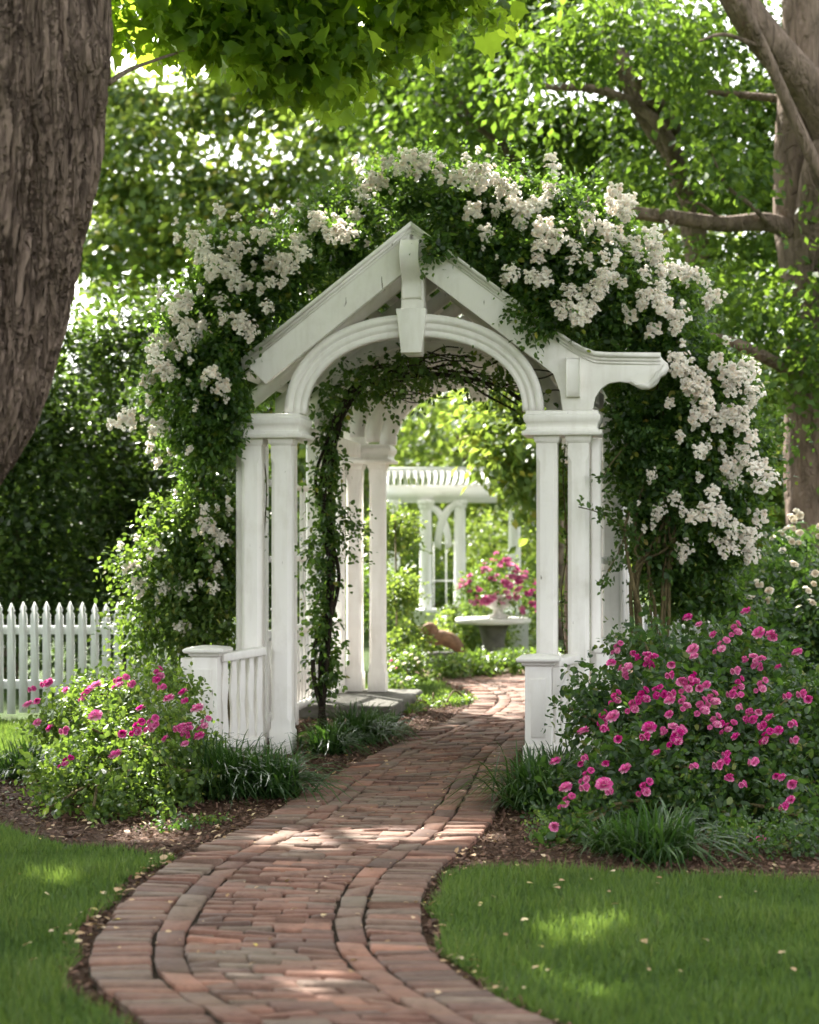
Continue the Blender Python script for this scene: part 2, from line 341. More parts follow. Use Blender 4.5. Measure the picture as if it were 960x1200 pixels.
while s < TOT-.1:                       # field: running bond across
    w = width(s); q = .320/w; d = .072+R.normal()*.004; f = q+(0 if row % 2 else -.5*.2/w); st = .2/w
    while f < 1-q-.01:
        w1 = st*(1+R.normal()*.03); a0 = max(f, q); a1 = min(f+w1, 1-q)
        if 1-q-a1 < .25*st: a1 = 1-q
        o = R.normal()*.003
        if a1-a0 > .1*st: brick(s+o, s+d+o+R.normal()*.002, a0, a1)
        f = a1 if a1 > f else f+w1
    s += d; row += 1
tag(br.build('path', M['brick']), kind='structure')

def xz(poly): return [(x, y) for x, y in poly]
def sheet(name, poly, z, mt):
    k = MB(); k.add([(x, y, z) for x, y in poly], [tuple(range(len(poly)))]); return tag(k.build(name, mt), kind='structure')
def inside(poly, X, Y):
    c = np.zeros(len(X), bool); n = len(poly)
    for i in range(n):
        x1, y1 = poly[i]; x2, y2 = poly[(i+1) % n]
        if y1 == y2: continue
        m = ((y1 > Y) != (y2 > Y)) & (X < (x2-x1)*(Y-y1)/(y2-y1)+x1); c ^= m
    return c
def edge(P, y0, y1, off):
    out = []
    for x, y in P:
        if y0 <= y <= y1: out.append((x+off, y))
    return out
LL = edge(LS, 8.0, 19.5, 0); RR = edge(RS, 7.6, 19.5, 0)
bedL = [(-4.2, 9.9), (-2.6, 9.15), (-2.05, 8.93), (-1.83, 8.6), (-1.58, 8.3), (-1.33, 8.22), (-1.15, 8.05)]+LL+[(-.5, 19.5), (-.9, 16), (-1.8, 14.2), (-2.1, 12.5), (-2.35, 11.0), (-4.2, 11.2)]
bedR = [(4.5, 7.25), (1.69, 7.42), (.95, 7.6), (.35, 7.72), (.16, 7.66)]+RR+[(5, 19.5)]
sheet('flower_bed', bedL, .010, M['soil']); sheet('flower_bed', bedR, .010, M['soil'])
# strip of bare soil between lawn and bricks
def strip(P, y0, y1, w):
    q = [(x, y) for x, y in P if y0 <= y <= y1]
    return q+[(x+w, y) for x, y in q[::-1]]
sheet('soil_strip', strip(LS, 3.0, 8.4, -.10), .008, M['soil']); sheet('soil_strip', strip(RS, 3.3, 8.0, .07), .008, M['soil'])

lawnL = [(-6, 2.2), (.7, 2.2)]+[(x-.07-.03*math.sin(7*y), y) for x, y in LS if 2.4 < y < 7.95]+[(-1.2, 8.0), (-1.33, 8.17), (-1.58, 8.25), (-1.83, 8.55), (-2.05, 8.88), (-2.6, 9.1), (-6, 10.0)]
lawnR = [(6, 2.4), (2.6, 2.4)]+[(x+.05+.02*math.sin(9*y), y) for x, y in RS if 3.3 < y < 7.6]+[(.3, 7.68), (.95, 7.56), (1.69, 7.38), (6, 7.2)]
lawnF = [(-7, 11.3), (-2.5, 11.1), (-2.2, 12.5), (-1.9, 14.1), (-7, 14.2)]
lawnB = [(-.6, 15.8), (-.1, 15.9), (.42, 16.3), (.35, 17.8), (.05, 18.9), (-.8, 19.2)]
def grass(poly, dens, h, w):
    P = np.array(poly); x0, y0 = P.min(0); x1, y1 = P.max(0); n = int((x1-x0)*(y1-y0)*dens)
    X = x0+(x1-x0)*R.random(n); Y = y0+(y1-y0)*R.random(n)
    # keep what the lens and its neighbourhood can see; thin towards the margins
    k = inside(poly, X, Y) & (np.abs(X) < .23*Y+.9+.8*R.random(n)) & (Y > 4.6)
    X, Y = X[k], Y[k]; n = len(X)
    z = np.zeros(n); Pn = np.stack([X, Y, z], 1)
    patch = np.array([noise.noise(Vector((a*2.2, b*2.2, 0))) for a, b in zip(X, Y)])
    D = nrm(np.stack([R.normal(size=n)*.42, R.normal(size=n)*.42, np.ones(n)], 1)); N = np.stack([R.normal(size=n), R.normal(size=n), .2*np.ones(n)], 1)
    hh = h*(.45+.9*R.random(n)+.5*(R.random(n) > .985))*(1+.4*patch)
    return Pn, D, N, hh, w*(.7+.6*R.random(n)), np.clip(.5+.45*patch+.28*R.normal(size=n), 0, .95+.05*(R.random(n) > .96))
GA = [grass(lawnL, 11000, .052, .0042), grass(lawnR, 11000, .052, .0042), grass(lawnF, 3500, .06, .007), grass(lawnB, 2500, .07, .01)]
GA = [np.concatenate(x) for x in zip(*GA)]
o = link('grass', leafmesh('grass', GA[0], GA[1], GA[2], GA[3], GA[4], T_BLADE, M['grass'], GA[5])); tag(o, 'short mown green grass of the lawns beside the brick path', 'grass', kind='stuff')
# mulch chips
X, Y = [], []
for poly in (bedL, bedR, strip(LS, 5, 8.4, -.1), strip(RS, 5, 8.0, .07)):
    P = np.array(poly); a, b = P.min(0), P.max(0); n = int((b[0]-a[0])*(b[1]-a[1])*1500); x = a[0]+(b[0]-a[0])*R.random(n); y = a[1]+(b[1]-a[1])*R.random(n)
    k = inside(poly, x, y) & (y < 16) & (np.abs(x) < .24*y+.8); X.append(x[k]); Y.append(y[k])
X = np.concatenate(X); Y = np.concatenate(Y); n = len(X)
P = np.stack([X, Y, .012+.012*R.random(n)], 1); D = nrm(rdir(n)*np.array([1, 1, .35])); N = nrm(np.array([0, 0, 1])+rdir(n)*.5)
tag(link('mulch', leafmesh('mulch', P, D, N, .012+.03*R.random(n)**2, .006+.010*R.random(n), T_CHIP, M['chip'])), 'brown shredded bark mulch of the flower beds', 'mulch', kind='stuff')
# litter: fallen petals and dry leaves
def on_edge(P, lo, hi, n, spread, shift):
    q = P[(P[:, 1] > lo) & (P[:, 1] < hi)]; i = R.integers(0, len(q), n); return q[i, 0]+shift+R.normal(size=n)*spread, q[i, 1]+R.normal(size=n)*.04
ex, ey = on_edge(LS, 6.0, 9, 60, .05, -.05); fx, fy = on_edge(RS, 5.6, 8.4, 40, .05, .03)
hx = R.uniform(-1, .6, 230); hy = R.uniform(5.4, 14, 230); kx = R.uniform(.2, 2, 30); ky = R.uniform(5.6, 7.6, 30); jx = R.uniform(-2, -1.1, 12); jy = R.uniform(5.8, 8.2, 12)
mx_ = R.uniform(-2.1, -.6, 60); my = R.uniform(8.2, 9.6, 60)
X = np.concatenate([ex, fx, hx, kx, jx, mx_]); Y = np.concatenate([ey, fy, hy, ky, jy, my]); n = len(X)
Z = np.concatenate([np.full(60, .03), np.full(40, .03), np.full(230, .043), np.full(30, .045), np.full(12, .045), np.full(60, .03)])
sz = np.concatenate([R.uniform(.02, .055, 60), R.uniform(.015, .045, 40), R.uniform(.008, .034, 230), R.uniform(.015, .04, 30), R.uniform(.02, .04, 12), R.uniform(.015, .04, 60)])
P = np.stack([X, Y, Z], 1)
tag(link('fallen_leaves', leafmesh('fallen_leaves', P, nrm(rdir(n)*np.array([1, 1, .15])), nrm(np.array([0, 0, 1])+rdir(n)*.35), sz, sz*.8, T_OVAL, M['litter'])), 'dry tan leaves and petals scattered over path and lawn', 'fallen leaves', kind='stuff')

# ------------------------------------------------------------------ arbor
TH = math.atan(326/2100); O = np.array([.028, 11.86, 0.])
ca, sa = math.cos(TH), math.sin(TH)
def arb(u, v, z): return np.array([O[0]+u*ca+v*sa, O[1]-u*sa+v*ca, z])
A = empty('garden_arbor', tuple(O), -TH)
tag(A, 'white painted gabled wooden arbor with arched opening straddling the brick path', 'arbor')
W = M['white']; DEP = 3.72
def post(u, v, h=.069, z0=0.0, z1=2.115):
    c = .026; p = MB()
    rect_loft(p, u, v, h, h, [(.008, z0, .002), (.008, z0+.16, .002), (.0, z0+.175, .002), (0, z0+.22, .002), (0, z0+.25, c), (0, z1-.17, c), (0, z1-.13, .002), (0, z1-.05, .002), (.012, z1-.035, .003), (.016, z1-.012, .003), (.016, z1, .003)])
    return p.build('post', W, A, bevel=.002)
for sd in (-1, 1):
    for v in (0, DEP):
        for u in (.885, 1.09): post(sd*u, v, z0=.13 if sd < 0 and v > 2 else 0)
    for vc in (.06, DEP-.06):
        p = MB()
        rect_loft(p, sd*.985, vc, .225, .155, [(.03, 2.115, .002), (.035, 2.128, .004), (.035, 2.142, .004), (.012, 2.150, .003), (.002, 2.165, .003), (.006, 2.19, .003), (.018, 2.205, .004), (.024, 2.222, .004), (.024, 2.245, .004), (.010, 2.256, .003), (.010, 2.272, .003), (-.01, 2.279, .003)])
        p.build('impost', W, A, bevel=.002)
def arch(v, par, front=-1, a0=.725, b0=.50, a1=.862, b1=.645, z0=2.279, dep=.055, name='arch'):
    prof = [(0, -1.), (0, .75), (.22, .75), (.24, .62), (.30, .62), (.34, .92), (.56, .92), (.58, .78), (.63, .78), (.66, 1.15), (1, 1.15), (1, -1.)]
    rs = []; N = 48
    for i in range(N+1):
        th = math.pi*i/N; c, s = math.cos(th), math.sin(th)
        cc = math.copysign(abs(c)**.94, c); ss = abs(s)**.94
        rs.append([((a0+(a1-a0)*t)*cc, v+front*d*dep, z0+(b0+(b1-b0)*t)*ss) for t, d in prof])
    p = MB(); loft(p, rs); return p.build(name, W, par)
for v, fr in ((0, -1), (DEP, 1)):
    a = arch(v, A, fr)
    k = MB(); y0, y1 = (v-.115, v-.06) if fr < 0 else (v+.06, v+.115)
    v0 = [(-.068, 2.665), (.068, 2.665), (.10, 2.955), (-.10, 2.955)]
    k2 = MB(); prism(k2, v0, y0 if fr < 0 else v-.055, y1 if fr < 0 else v+.115)
    k2.build('keystone', W, a, bevel=.004)
    k = MB(); prism(k, [(-.05, 2.655), (.055, 2.655), (.08, 2.92), (-.075, 2.92)], v-.06, v+.075); k.build('keystone_block', W, a, bevel=.004)
# front and back gable: barge boards with ogee tail
SL = .77
def gz(u, top=3.51): return top-SL*abs(u)
curveR = [(.93, 2.802), (.98, 2.765), (1.05, 2.712), (1.12, 2.672), (1.20, 2.640), (1.28, 2.632), (1.62, 2.624), (1.635, 2.60), (1.665, 2.575), (1.675, 2.54), (1.65, 2.50), (1.62, 2.485), (1.605, 2.455), (1.585, 2.43), (1.55, 2.412), (1.50, 2.41), (1.46, 2.43), (1.42, 2.452), (1.36, 2.462), (1.29, 2.452), (1.24, 2.42), (1.20, 2.36), (1.185, 2.281), (.99, 2.281), (.975, 2.40), (.93, 2.52)]
for v, fr in ((0, -1), (DEP, 1)):
    for sd in (-1, 1):
        poly = [(0.012, gz(.012)-.02), (.5, gz(.5)-.02)]+[(x, z-.005) for x, z in curveR]+[(.5, 3.235-SL*.5), (.012, 3.235-SL*.012)]
        if sd < 0 and fr < 0: poly = [(.012, gz(.012)-.02), (1.13, gz(1.13)-.02), (.985, 3.235-SL*.985), (.012, 3.235-SL*.012)]
        y0, y1 = (v-.10, v-.045) if fr < 0 else (v+.045, v+.10)
        b = MB(); prism(b, [(sd*x, z) for x, z in poly], y0, y1); bo = b.build('barge_board', W, A, bevel=.003)
        # moulding strip along the top
        b = MB(); top = [(0, gz(0)+.012), (.5, gz(.5)+.012)]+[(x, z+.012) for x, z in curveR[:7]]
        if sd < 0 and fr < 0: top = [(0, gz(0)+.012), (1.14, gz(1.14)+.012)]
        for k, (dy, dz0, dz1) in enumerate(((.135, 0, -.03), (.115, -.032, -.055), (.107, -.057, -.075))):
            yy0, yy1 = (v-dy, v-.047) if fr < 0 else (v+.047, v+dy)
            prism(b, [(sd*x, z+dz0) for x, z in top]+[(sd*x, z+dz1) for x, z in top[::-1]], yy0, yy1)
        b.build('moulding', W, bo)
        if sd < 0 and fr < 0: continue
        # layered nose on the tail
        b = MB(); nose = curveR[9:17]
        inn = [(x-.03, z+.028) for x, z in nose[::-1]]
        prism(b, [(sd*x, z-.003) for x, z in nose]+[(sd*x, z) for x, z in inn], (v-.125 if fr < 0 else v+.102), (v-.102 if fr < 0 else v+.125)); b.build('tail_moulding', W, bo)
        b = MB(); yq = v+fr*.1
        pr = [(0, 2.36), (.05, 2.36), (.075, 2.40), (.08, 2.5), (.085, 2.56), (.07, 2.60), (.04, 2.61), (0, 2.61)]
        w0 = 1.02
        vv = [(sd*w0, yq+fr*(y-.003), z) for y, z in pr]+[(sd*(w0+.085), yq+fr*(y-.003), z) for y, z in pr]; n8 = len(pr)
        b.add(vv, [tuple(range(n8)), tuple(range(n8, 2*n8))[::-1]]+[(i, (i+1) % n8, (i+1) % n8+n8, i+n8) for i in range(n8)]); b.build('corbel', W, bo, bevel=.006)
    # king post and scroll
    b = MB(); box(b, -.075, .075, v-.06, v+.06, 2.93, 3.44); b.build('king_post', W, A, bevel=.004)
    b = MB(); pr = []
    for i in range(17):
        t = i/16; pr.append((.03+.14*math.sin(min(1, t*1.25+.12)*math.pi)**.8*(1-.45*t), 3.40-.37*t))
    pr = [(0, 3.40)]+pr+[(0, 3.02)]; n8 = len(pr); yq = v+fr*.057
    b.add([(-.062, yq+fr*y, z) for y, z in pr]+[(.062, yq+fr*y, z) for y, z in pr], [tuple(range(n8)), tuple(range(n8, 2*n8))[::-1]]+[(i, (i+1) % n8, (i+1) % n8+n8, i+n8) for i in range(n8)])
    b.build('scroll_bracket', W, A, bevel=.006)
# roof frames, battens and side beams
for v in (.42, 1.15, 1.86, 2.57, DEP-.42):
    for sd in (-1, 1):
        b = MB(); prism(b, [(sd*.002, 3.40), (sd*1.20, 3.40-SL*1.20), (sd*1.20, 3.27-SL*1.20), (sd*.002, 3.27)], v-.025, v+.025); b.build('rafter', W, A)
    if v < 1: continue
    rs = []; b = MB()
    for i in range(37):
        th = math.pi*i/36; c, s_ = math.cos(th), math.sin(th)
        rs.append([(a*c, v+y, 2.282+bb*s_) for a, bb, y in ((.80, .60, -.02), (.91, .71, -.02), (.91, .71, .02), (.80, .60, .02))])
    loft(b, rs); b.build('curved_brace', W, A)
for sd in (-1, 1):
    for k in range(9):
        u = .06+k*.135; b = MB(); z = 3.435-SL*u; bar(b, (sd*u, .0, z), (sd*u, DEP, z), .085, .02, up=(sd*SL, 0, 1)); b.build('batten', W, A)
    for z, hh in ((2.22, .14),):
        b = MB(); box(b, sd*1.02-.03, sd*1.02+.03, .26, DEP-.26, z-.06, z+.06); b.build('side_beam', W, A, bevel=.003)
    for z, hh in ((.14, .06), (.74, .07), (1.30, .045), (1.86, .045)):
        b = MB(); box(b, sd*1.25-.025, sd*1.25+.025, .952, DEP-.952, z-hh/2, z+hh/2)
        bar(b, (sd*1.20, .172, z), (sd*1.25, .848, z), .04, hh); bar(b, (sd*1.20, DEP-.172, z), (sd*1.25, DEP-.848, z), .04, hh); b.build('side_rail', W, A)
    for i in range(27):
        b = MB(); y = .24+i*(DEP-.48)/26; q_ = 1.25-.05*max(0, 1-min(y, DEP-y)/.85)*.9; box(b, sd*q_-.014, sd*q_+.014, y-.02, y+.02, .172, .703); b.build('baluster', W, A)
    for v in (.12, .9, 1.86, 2.82, DEP-.12):
        e_ = v < .2 or v > 3.5; b = MB(); rect_loft(b, sd*(1.195 if e_ else 1.265), v, .035 if e_ else .06, .05, [(.008, 0, .002), (.008, .15, .002), (0, .17, .012), (0, 2.1 if e_ else 2.3, .012)]); b.build('side_post', W, A, bevel=.002)
    for v in (1.4, 2.3):
        b = MB(); box(b, sd*1.25-.02, sd*1.25+.02, v-.025, v+.025, .776, 1.276); box(b, sd*1.25-.02, sd*1.25+.02, v-.025, v+.025, 1.324, 1.836); b.build('side_slat', W, A, bevel=.003)
# low newel posts with caps, corbels, rails and wavy balusters
def newel(u, v, zt, side):
    o = MB(); rect_loft(o, u, v, .083, .083, [(.012, 0, .002), (.012, .14, .002), (0, .155, .002), (0, zt-.06, .002)])
    o = o.build('newel_post', W, A, bevel=.003)
    c = MB(); rect_loft(c, u, v, .083, .083, [(.004, zt-.062, .002), (.02, zt-.05, .002), (.02, zt-.038, .002), (.045, zt-.034, .003), (.052, zt-.024, .004), (.052, zt-.012, .004), (.035, zt, .004), (-.05, zt+.012, .002)]); c.build('post_cap', W, o, bevel=.003)
    pr = [(0, zt-.07), (.085, zt-.07), (.088, zt-.10), (.085, zt-.13), (.07, zt-.17), (.055, zt-.2), (.05, zt-.225), (.03, zt-.245), (0, zt-.25)]
    b = MB(); prism(b, [(u+side*(.085+x), z) for x, z in pr], v-.05, v+.05); b.build('corbel', W, o, bevel=.005)
    b = MB(); rect_loft(b, u, v-.088, .045, .004, [(0, .2, .001), (0, zt-.14, .001)]); b.build('panel', W, o, bevel=.002)
    return o
newel(-1.31, -.34, .735, -1); newel(.868, -.45, .705, 1)
def rail(p, q, zt0, zt1, nb):
    p = np.array(p); q = np.array(q)
    r = MB(); bar(r, (*p, zt0), (*q, zt1), .10, .055); r = r.build('hand_rail', W, A, bevel=.008)
    b = MB(); bar(b, (*p, .10), (*q, .10), .06, .06); b.build('bottom_rail', W, A, bevel=.003)
    d = nrm(q-p); nn = np.array([-d[1], d[0]])
    for i in range(nb):
        t = (i+.5)/nb; c = p+(q-p)*t; zt = zt0+(zt1-zt0)*t-.03; rs = []; L_ = np.linalg.norm(q-p)/nb
        for k in range(19):
            s_ = k/18; w = L_*.5*(.62+.11*math.sin(s_*math.pi*3.6+.6)); z = .13+(zt-.13)*s_; off = d*.003*math.sin(s_*9)
            rs.append([(*(c+off-d*w-nn*.014), z), (*(c+off+d*w-nn*.014), z), (*(c+off+d*w+nn*.014), z), (*(c+off-d*w+nn*.014), z)])
        b = MB(); loft(b, rs); b.build('baluster', W, A, bevel=.003)
rail((-1.235, -.315), (-1.0, -.09), .665, .70, 5)
rail((.945, -.36), (1.06, -.085), .655, .67, 3)
# bench-like ledge on the right flank
b = MB(); box(b, 1.19, 1.30, -.02, 1.9, .70, .745); b.build('ledge', W, A, bevel=.006)
b = MB(); box(b, 1.20, 1.285, -.01, .07, 0.01, .698); b.build('newel_post', W, A, bevel=.004)
# stone plinth under the rear posts
p = MB()
c0 = arb(-.95, 3.2, 0)
for z0, z1, k in ((0, .12, 0),):
    rect_loft(p, 0, 0, .42, .85, [(0, 0, .03), (.0, .10, .03), (-.015, .125, .03)])
o = p.build('stone_plinth', M['stone'], bevel=.01); o.location = tuple(c0); o.rotation_euler = (0, 0, -TH); tag(o, 'rough grey stone block under the rear posts of the white arbor', 'plinth')

# ------------------------------------------------------------------ flowers
def rosette(rad, rings, cup=.7):
    """petals around +z"""
    P, D, N, Ls, Ws = [], [], [], [], []
    for k, (r0, npet, tilt, ln) in enumerate(rings):
        for i in range(npet):
            a = 2*math.pi*(i+.5*k+.2*R.random())/npet; c, s_ = math.cos(a), math.sin(a); ti = tilt+R.normal()*.24
            P.append((c*r0*rad, s_*r0*rad, 0)); D.append((c*math.cos(ti), s_*math.cos(ti), math.sin(ti))); N.append((-c*math.sin(ti), -s_*math.sin(ti), math.cos(ti))); Ls.append(ln*rad*(.85+.3*R.random())); Ws.append(ln*rad*.95)
    return [np.array(x, float) for x in (P, D, N, Ls, Ws)]
def rot_to(d):
    d = nrm(d); a = np.array([0, 0, 1.]); x = nrm(np.cross(a, d)) if abs(d[2]) < .99 else np.array([1., 0, 0]); y = np.cross(d, x); return np.stack([x, y, d], 1)
R_FULL = [(.04, 5, 1.3, .35), (.12, 8, 1.05, .45), (.22, 10, .75, .55), (.32, 12, .42, .6), (.4, 12, .1, .62), (.4, 10, -.3, .6)]
R_SMALL = [(.05, 4, 1.1, .55), (.12, 5, .6, .85), (.15, 6, .1, 1.0)]
def cluster_mesh(name, mt, n, rad, fr, rings, flat=.75, lo=.0):
    Ps, Ds, Ns, Ls, Ws, rn = [], [], [], [], [], []; asp = np.array([R.uniform(.8, 1.25), .7, R.uniform(.8, 1.3)])
    for i in range(n):
        d = rdir(1)[0]; d[1] = -abs(d[1])*1.0; d = nrm(d)          # dome facing local -y
        c = d*asp*rad*((.2+.8*R.random()**.7) if R.random() < .9 else 1.12)+np.array([0, 0, -.25*rad*(i % 3)]); r_ = fr*(.75+.5*R.random())
        P, D, N, l, w = rosette(r_, rings); Q = rot_to(nrm(d*.6+np.array([0, -.55, .25])+rdir(1)[0]*.5)); base = R.random()*.6+.2
        Ps.append(P@Q.T+c); Ds.append(D@Q.T); Ns.append(N@Q.T); Ls.append(l); Ws.append(w); rn.append(np.clip(base+R.normal(size=len(P))*.26, 0, 1))
    return leafmesh(name, *[np.concatenate(x) for x in (Ps, Ds, Ns, Ls, Ws)], T_PETAL, mt, np.concatenate(rn))
WC = [cluster_mesh('bloom_cluster', M['whitepetal'], n, r, .021, R_SMALL) for n, r in ((16, .065), (22, .075), (28, .085), (12, .055), (7, .04), (18, .06))]
WC = [cluster_mesh('bloom_cluster', M['whitepetal'], n, r, .0175, R_SMALL) for n, r in ((34, .068), (42, .08), (48, .09), (22, .055), (8, .036), (30, .066))]
PC = [cluster_mesh('bloom', M['pink'], n, r, f, R_FULL) for n, r, f in ((1, .0, .032), (2, .022, .027), (4, .036, .024), (6, .048, .022), (13, .072, .021), (10, .062, .022))]
CC = [cluster_mesh('bloom', M['cream'], n, r, f, R_FULL) for n, r, f in ((1, 0, .035), (3, .04, .028), (4, .05, .026))]

def surf(px, py, blobs, dflt, push=.0):
    """first hit of the sight line with a plant's outer surface"""
    d = np.array([(px-CX)/F, 1, -(py-HY)/F]); o_ = np.array([0, 0, H]); best = None
    for b_ in blobs:
        c = np.array(b_[:3]); r = np.array(b_[3:6])*1.04; oo = (o_-c)/r; dd = d/r
        A_, B_, C_ = dd@dd, oo@dd, oo@oo-1; q = B_*B_-A_*C_
        if q > 0:
            t = (-B_-math.sqrt(q))/A_
            if best is None or t < best: best = t
    if best is None:   # nearest blob's own distance
        j = min(blobs, key=lambda b_: (CX+F*b_[0]/b_[1]-px)**2+(HY-F*(b_[2]-H)/b_[1]-py)**2); best = j[1]-.3*j[4]
    return o_+d*(best-push)
def place(mesh, name, pos, parent, sc=1.0, face=(0, -1, .5)):
    f = nrm(np.array(face)+rdir(1)[0]*.45); yaw = math.atan2(-f[0]*-1, -f[1]*1) if False else math.atan2(f[0], -f[1])
    pitch = -math.asin(max(-1, min(1, f[2])))
    o = link(name, mesh, parent, tuple(pos), (pitch, 0, yaw), sc); return o
def stems_mesh(name, lines, mt, seg=5):
    b_ = MB()
    for pts, rad in lines: tube(b_, pts, rad, seg)
    return b_.mesh(name, mt, True)

def Yat(v, u=0): return O[1]-u*sa+v*ca
def pxblob(px, py, r, v=0., dr=None, u=None):
    u = (px-485)/177 if u is None else u
    Y = Yat(v, u); c = at(px, py, Y); rr = r/F*Y; return (c[0], c[1], c[2], rr, dr or rr, rr)

# ---- climbing roses
BL = [pxblob(*b) for b in [(405, 285, 30, .45), (370, 275, 34, .8), (350, 315, 30, .2), (300, 300, 38, .35), (258, 300, 30, .35), (320, 345, 34, .1), (250, 345, 40, .2), (280, 385, 36, .05), (215, 385, 38, .2), (245, 425, 40, 0.0), (290, 432, 24, .0), (195, 455, 30, .2), (248, 480, 40, 0), (278, 470, 24, -.05), (215, 500, 30, .2), (245, 530, 34, .1), (258, 575, 28, .2), (225, 560, 26, .3), (235, 625, 40, .3), (190, 665, 30, .3), (245, 680, 36, .35), (205, 715, 36, .35), (240, 745, 30, .4), (165, 745, 16, .4), (268, 610, 16, .3), (190, 610, 14, .2), (258, 640, 26, .5),
       (262, 440, 26, -.22), (280, 462, 20, -.2), (240, 470, 26, -.2), (225, 440, 26, -.15), (268, 492, 20, -.2), (272, 520, 15, -.16), (256, 415, 22, -.2), (205, 430, 22, -.15), (300, 400, 12, -.1),
       (420, 250, 34, 1.2), (380, 250, 30, 1.8), (330, 300, 40, 1.2), (270, 360, 40, 1.1), (250, 450, 45, 1.0), (300, 430, 25, 1.6)]]
BR = [pxblob(*b) for b in [(452, 215, 28, .5), (495, 205, 30, .4), (478, 238, 22, .25), (520, 240, 36, .15), (512, 285, 18, -.2), (508, 300, 12, -.2), (625, 365, 20, -.2), (640, 385, 14, -.2), (560, 225, 38, .3), (560, 285, 32, .05), (605, 240, 42, .3), (600, 300, 36, .0), (648, 240, 40, .4), (650, 290, 45, .05), (625, 345, 34, -.05), (700, 270, 44, .3), (700, 325, 45, 0), (665, 365, 32, -.08), (740, 300, 34, .4), (745, 355, 45, .1), (715, 385, 26, .0), (790, 345, 38, .4), (790, 390, 42, .2), (755, 400, 20, .1), (825, 440, 45, .3), (800, 470, 45, .2), (862, 450, 32, .4), (850, 500, 45, .4), (755, 500, 36, .3), (734, 492, 22, .2), (728, 535, 18, .35), (722, 478, 14, .3), (790, 530, 50, .25), (860, 560, 42, .4), (740, 550, 26, .3), (755, 600, 36, .3), (815, 590, 48, .3), (870, 610, 32, .5), (785, 650, 42, .4), (840, 650, 40, .5), (755, 655, 22, .4), (800, 700, 36, .6), (850, 700, 30, .7), (890, 530, 22, .5),
       (480, 215, 40, 1.2), (560, 230, 50, 1.3), (640, 260, 55, 1.2), (720, 320, 55, 1.2), (780, 400, 50, 1.2), (810, 500, 60, 1.2), (800, 600, 60, 1.2), (560, 240, 40, 2.4), (640, 290, 45, 2.4), (740, 560, 36, 1.0), (745, 470, 36, 1.0), (790, 680, 40, 1.2)]]
for v_ in (.75, 1.4, 2.1, 2.8, 3.4):
    for u_ in (-1.25, -.85, -.4, 0, .4, .85, 1.25): c_ = arb(u_, v_, 3.60-SL*abs(u_)+.10); (BL if u_ < -.6 else BR).append((c_[0], c_[1], c_[2], .33, .42, .24))
def climbing(root, blobs, n, nfill, name='foliage', keep=None):
    S, d = blob_starts(blobs, n, .35)
    Dr = nrm(d*.8+rdir(n)*.5+np.array([0, -.15, .15]))
    P, D, N, sz = sprays(S-Dr*.05, Dr, .18, 7, .55, .050)
    # some long whips that break the outline
    S2, d2 = blob_starts(blobs, n//10, .85); D2 = nrm(d2+np.array([0, 0, .3])+rdir(len(S2))*.3); a = sprays(S2, D2, .34, 11, .5, .036)
    # large leaves in the depth of the mass
    S3, d3 = blob_starts(blobs, nfill, .1); a3 = (S3, rdir(nfill), rdir(nfill), np.full(nfill, .06))
    P = np.concatenate([P, a[0], a3[0]]); D = np.concatenate([D, a[1], a3[1]]); N = np.concatenate([N, a[2], a3[2]]); sz = np.concatenate([sz, a[3], a3[3]])
    if keep is not None: k = keep(P) & ((P[:, 2] > 1.95) | (P[:, 0] > -.6) | (R.random(len(P)) < .42)); P, D, N, sz = P[k], D[k], N[k], sz[k]
    rn = np.clip(R.random(len(P)), 0, .985); hot = R.random(len(P)) > .997; rn[hot] = 1
    o = link(name, leafmesh(name, P, D, N, sz, sz*.68, T_OVAL, M['rose_leaf'], rn), root); return o
def loc_uv(P):
    q = P-O; return q[:, 0]*ca-q[:, 1]*sa, q[:, 0]*sa+q[:, 1]*ca, q[:, 2]
def keep_arbor(P):
    """leaves stay off the faces of the woodwork that the plant does not cross"""
    u, v, z = loc_uv(P); au = np.abs(u)
    under = (z < 3.50-SL*au) & (au < 1.25) & (v > -.03)
    px, py = project(P)
    k = ~(under & (v < DEP))
    # leaves in front of the barge boards only where they spill over
    face = (v <= 0.02) & (v > -.6) & (z < 3.53-SL*au) & (z > 2.2)
    spillR = (u > .02) & (u < .32) & (z > 3.15) & (R.random(len(P)) < .85) | (u > .55) & (z > 3.24-SL*au+.0) & (u < 1.0) & (R.random(len(P)) < .9)
    spillL = (u < -.75) & (z > 3.50-SL*au-.12*(R.random(len(P)) < .25)) | (u < -1.0) & (z < 3.22-SL*au)
    k &= ~(face & (au < 1.75) & (u > -1.14) & ~(spillR | spillL))
    tail = (px > 640) & (px < 792) & (py > 398+.0*px) & (py < 485) & (v < .3) & (py > 395+np.clip(px-640, 0, 50)*.4)
    k &= ~(tail & (v < 0.05))
    postz = (px > 604) & (px < 704) & (py > 470) & (v < .1); k &= ~postz
    lp = (px > 288+np.clip(520-py, -20, 22)*.3) & (px < 350) & (py > 456) & (v < .12); k &= ~lp; k &= ~((px > 284) & (px < 345) & (py > 535) & (v < .4))
    k &= ~((px > 214) & (px < 350) & (py > 752) & (v < .2))
    return k
rl = empty('climbing_rose', tuple(arb(-1.55, .25, 0))); tag(rl, 'sunlit climbing rose with sparser blush white clusters on the picket fence side of the arbor', 'climbing rose', 'climbing roses on the arbor')
rr = empty('climbing_rose', tuple(arb(1.62, .35, 0))); tag(rr, 'larger climbing rose with blush white clusters over the gable peak and the curved beam tail', 'climbing rose', 'climbing roses on the arbor')
def child_of(root, o):   # keep world placement
    o.location = np.array(o.location)-np.array(root.location); return o
child_of(rl, climbing(rl, BL, 6600, 12000, keep=keep_arbor)); child_of(rr, climbing(rr, BR, 11500, 20000, keep=keep_arbor))

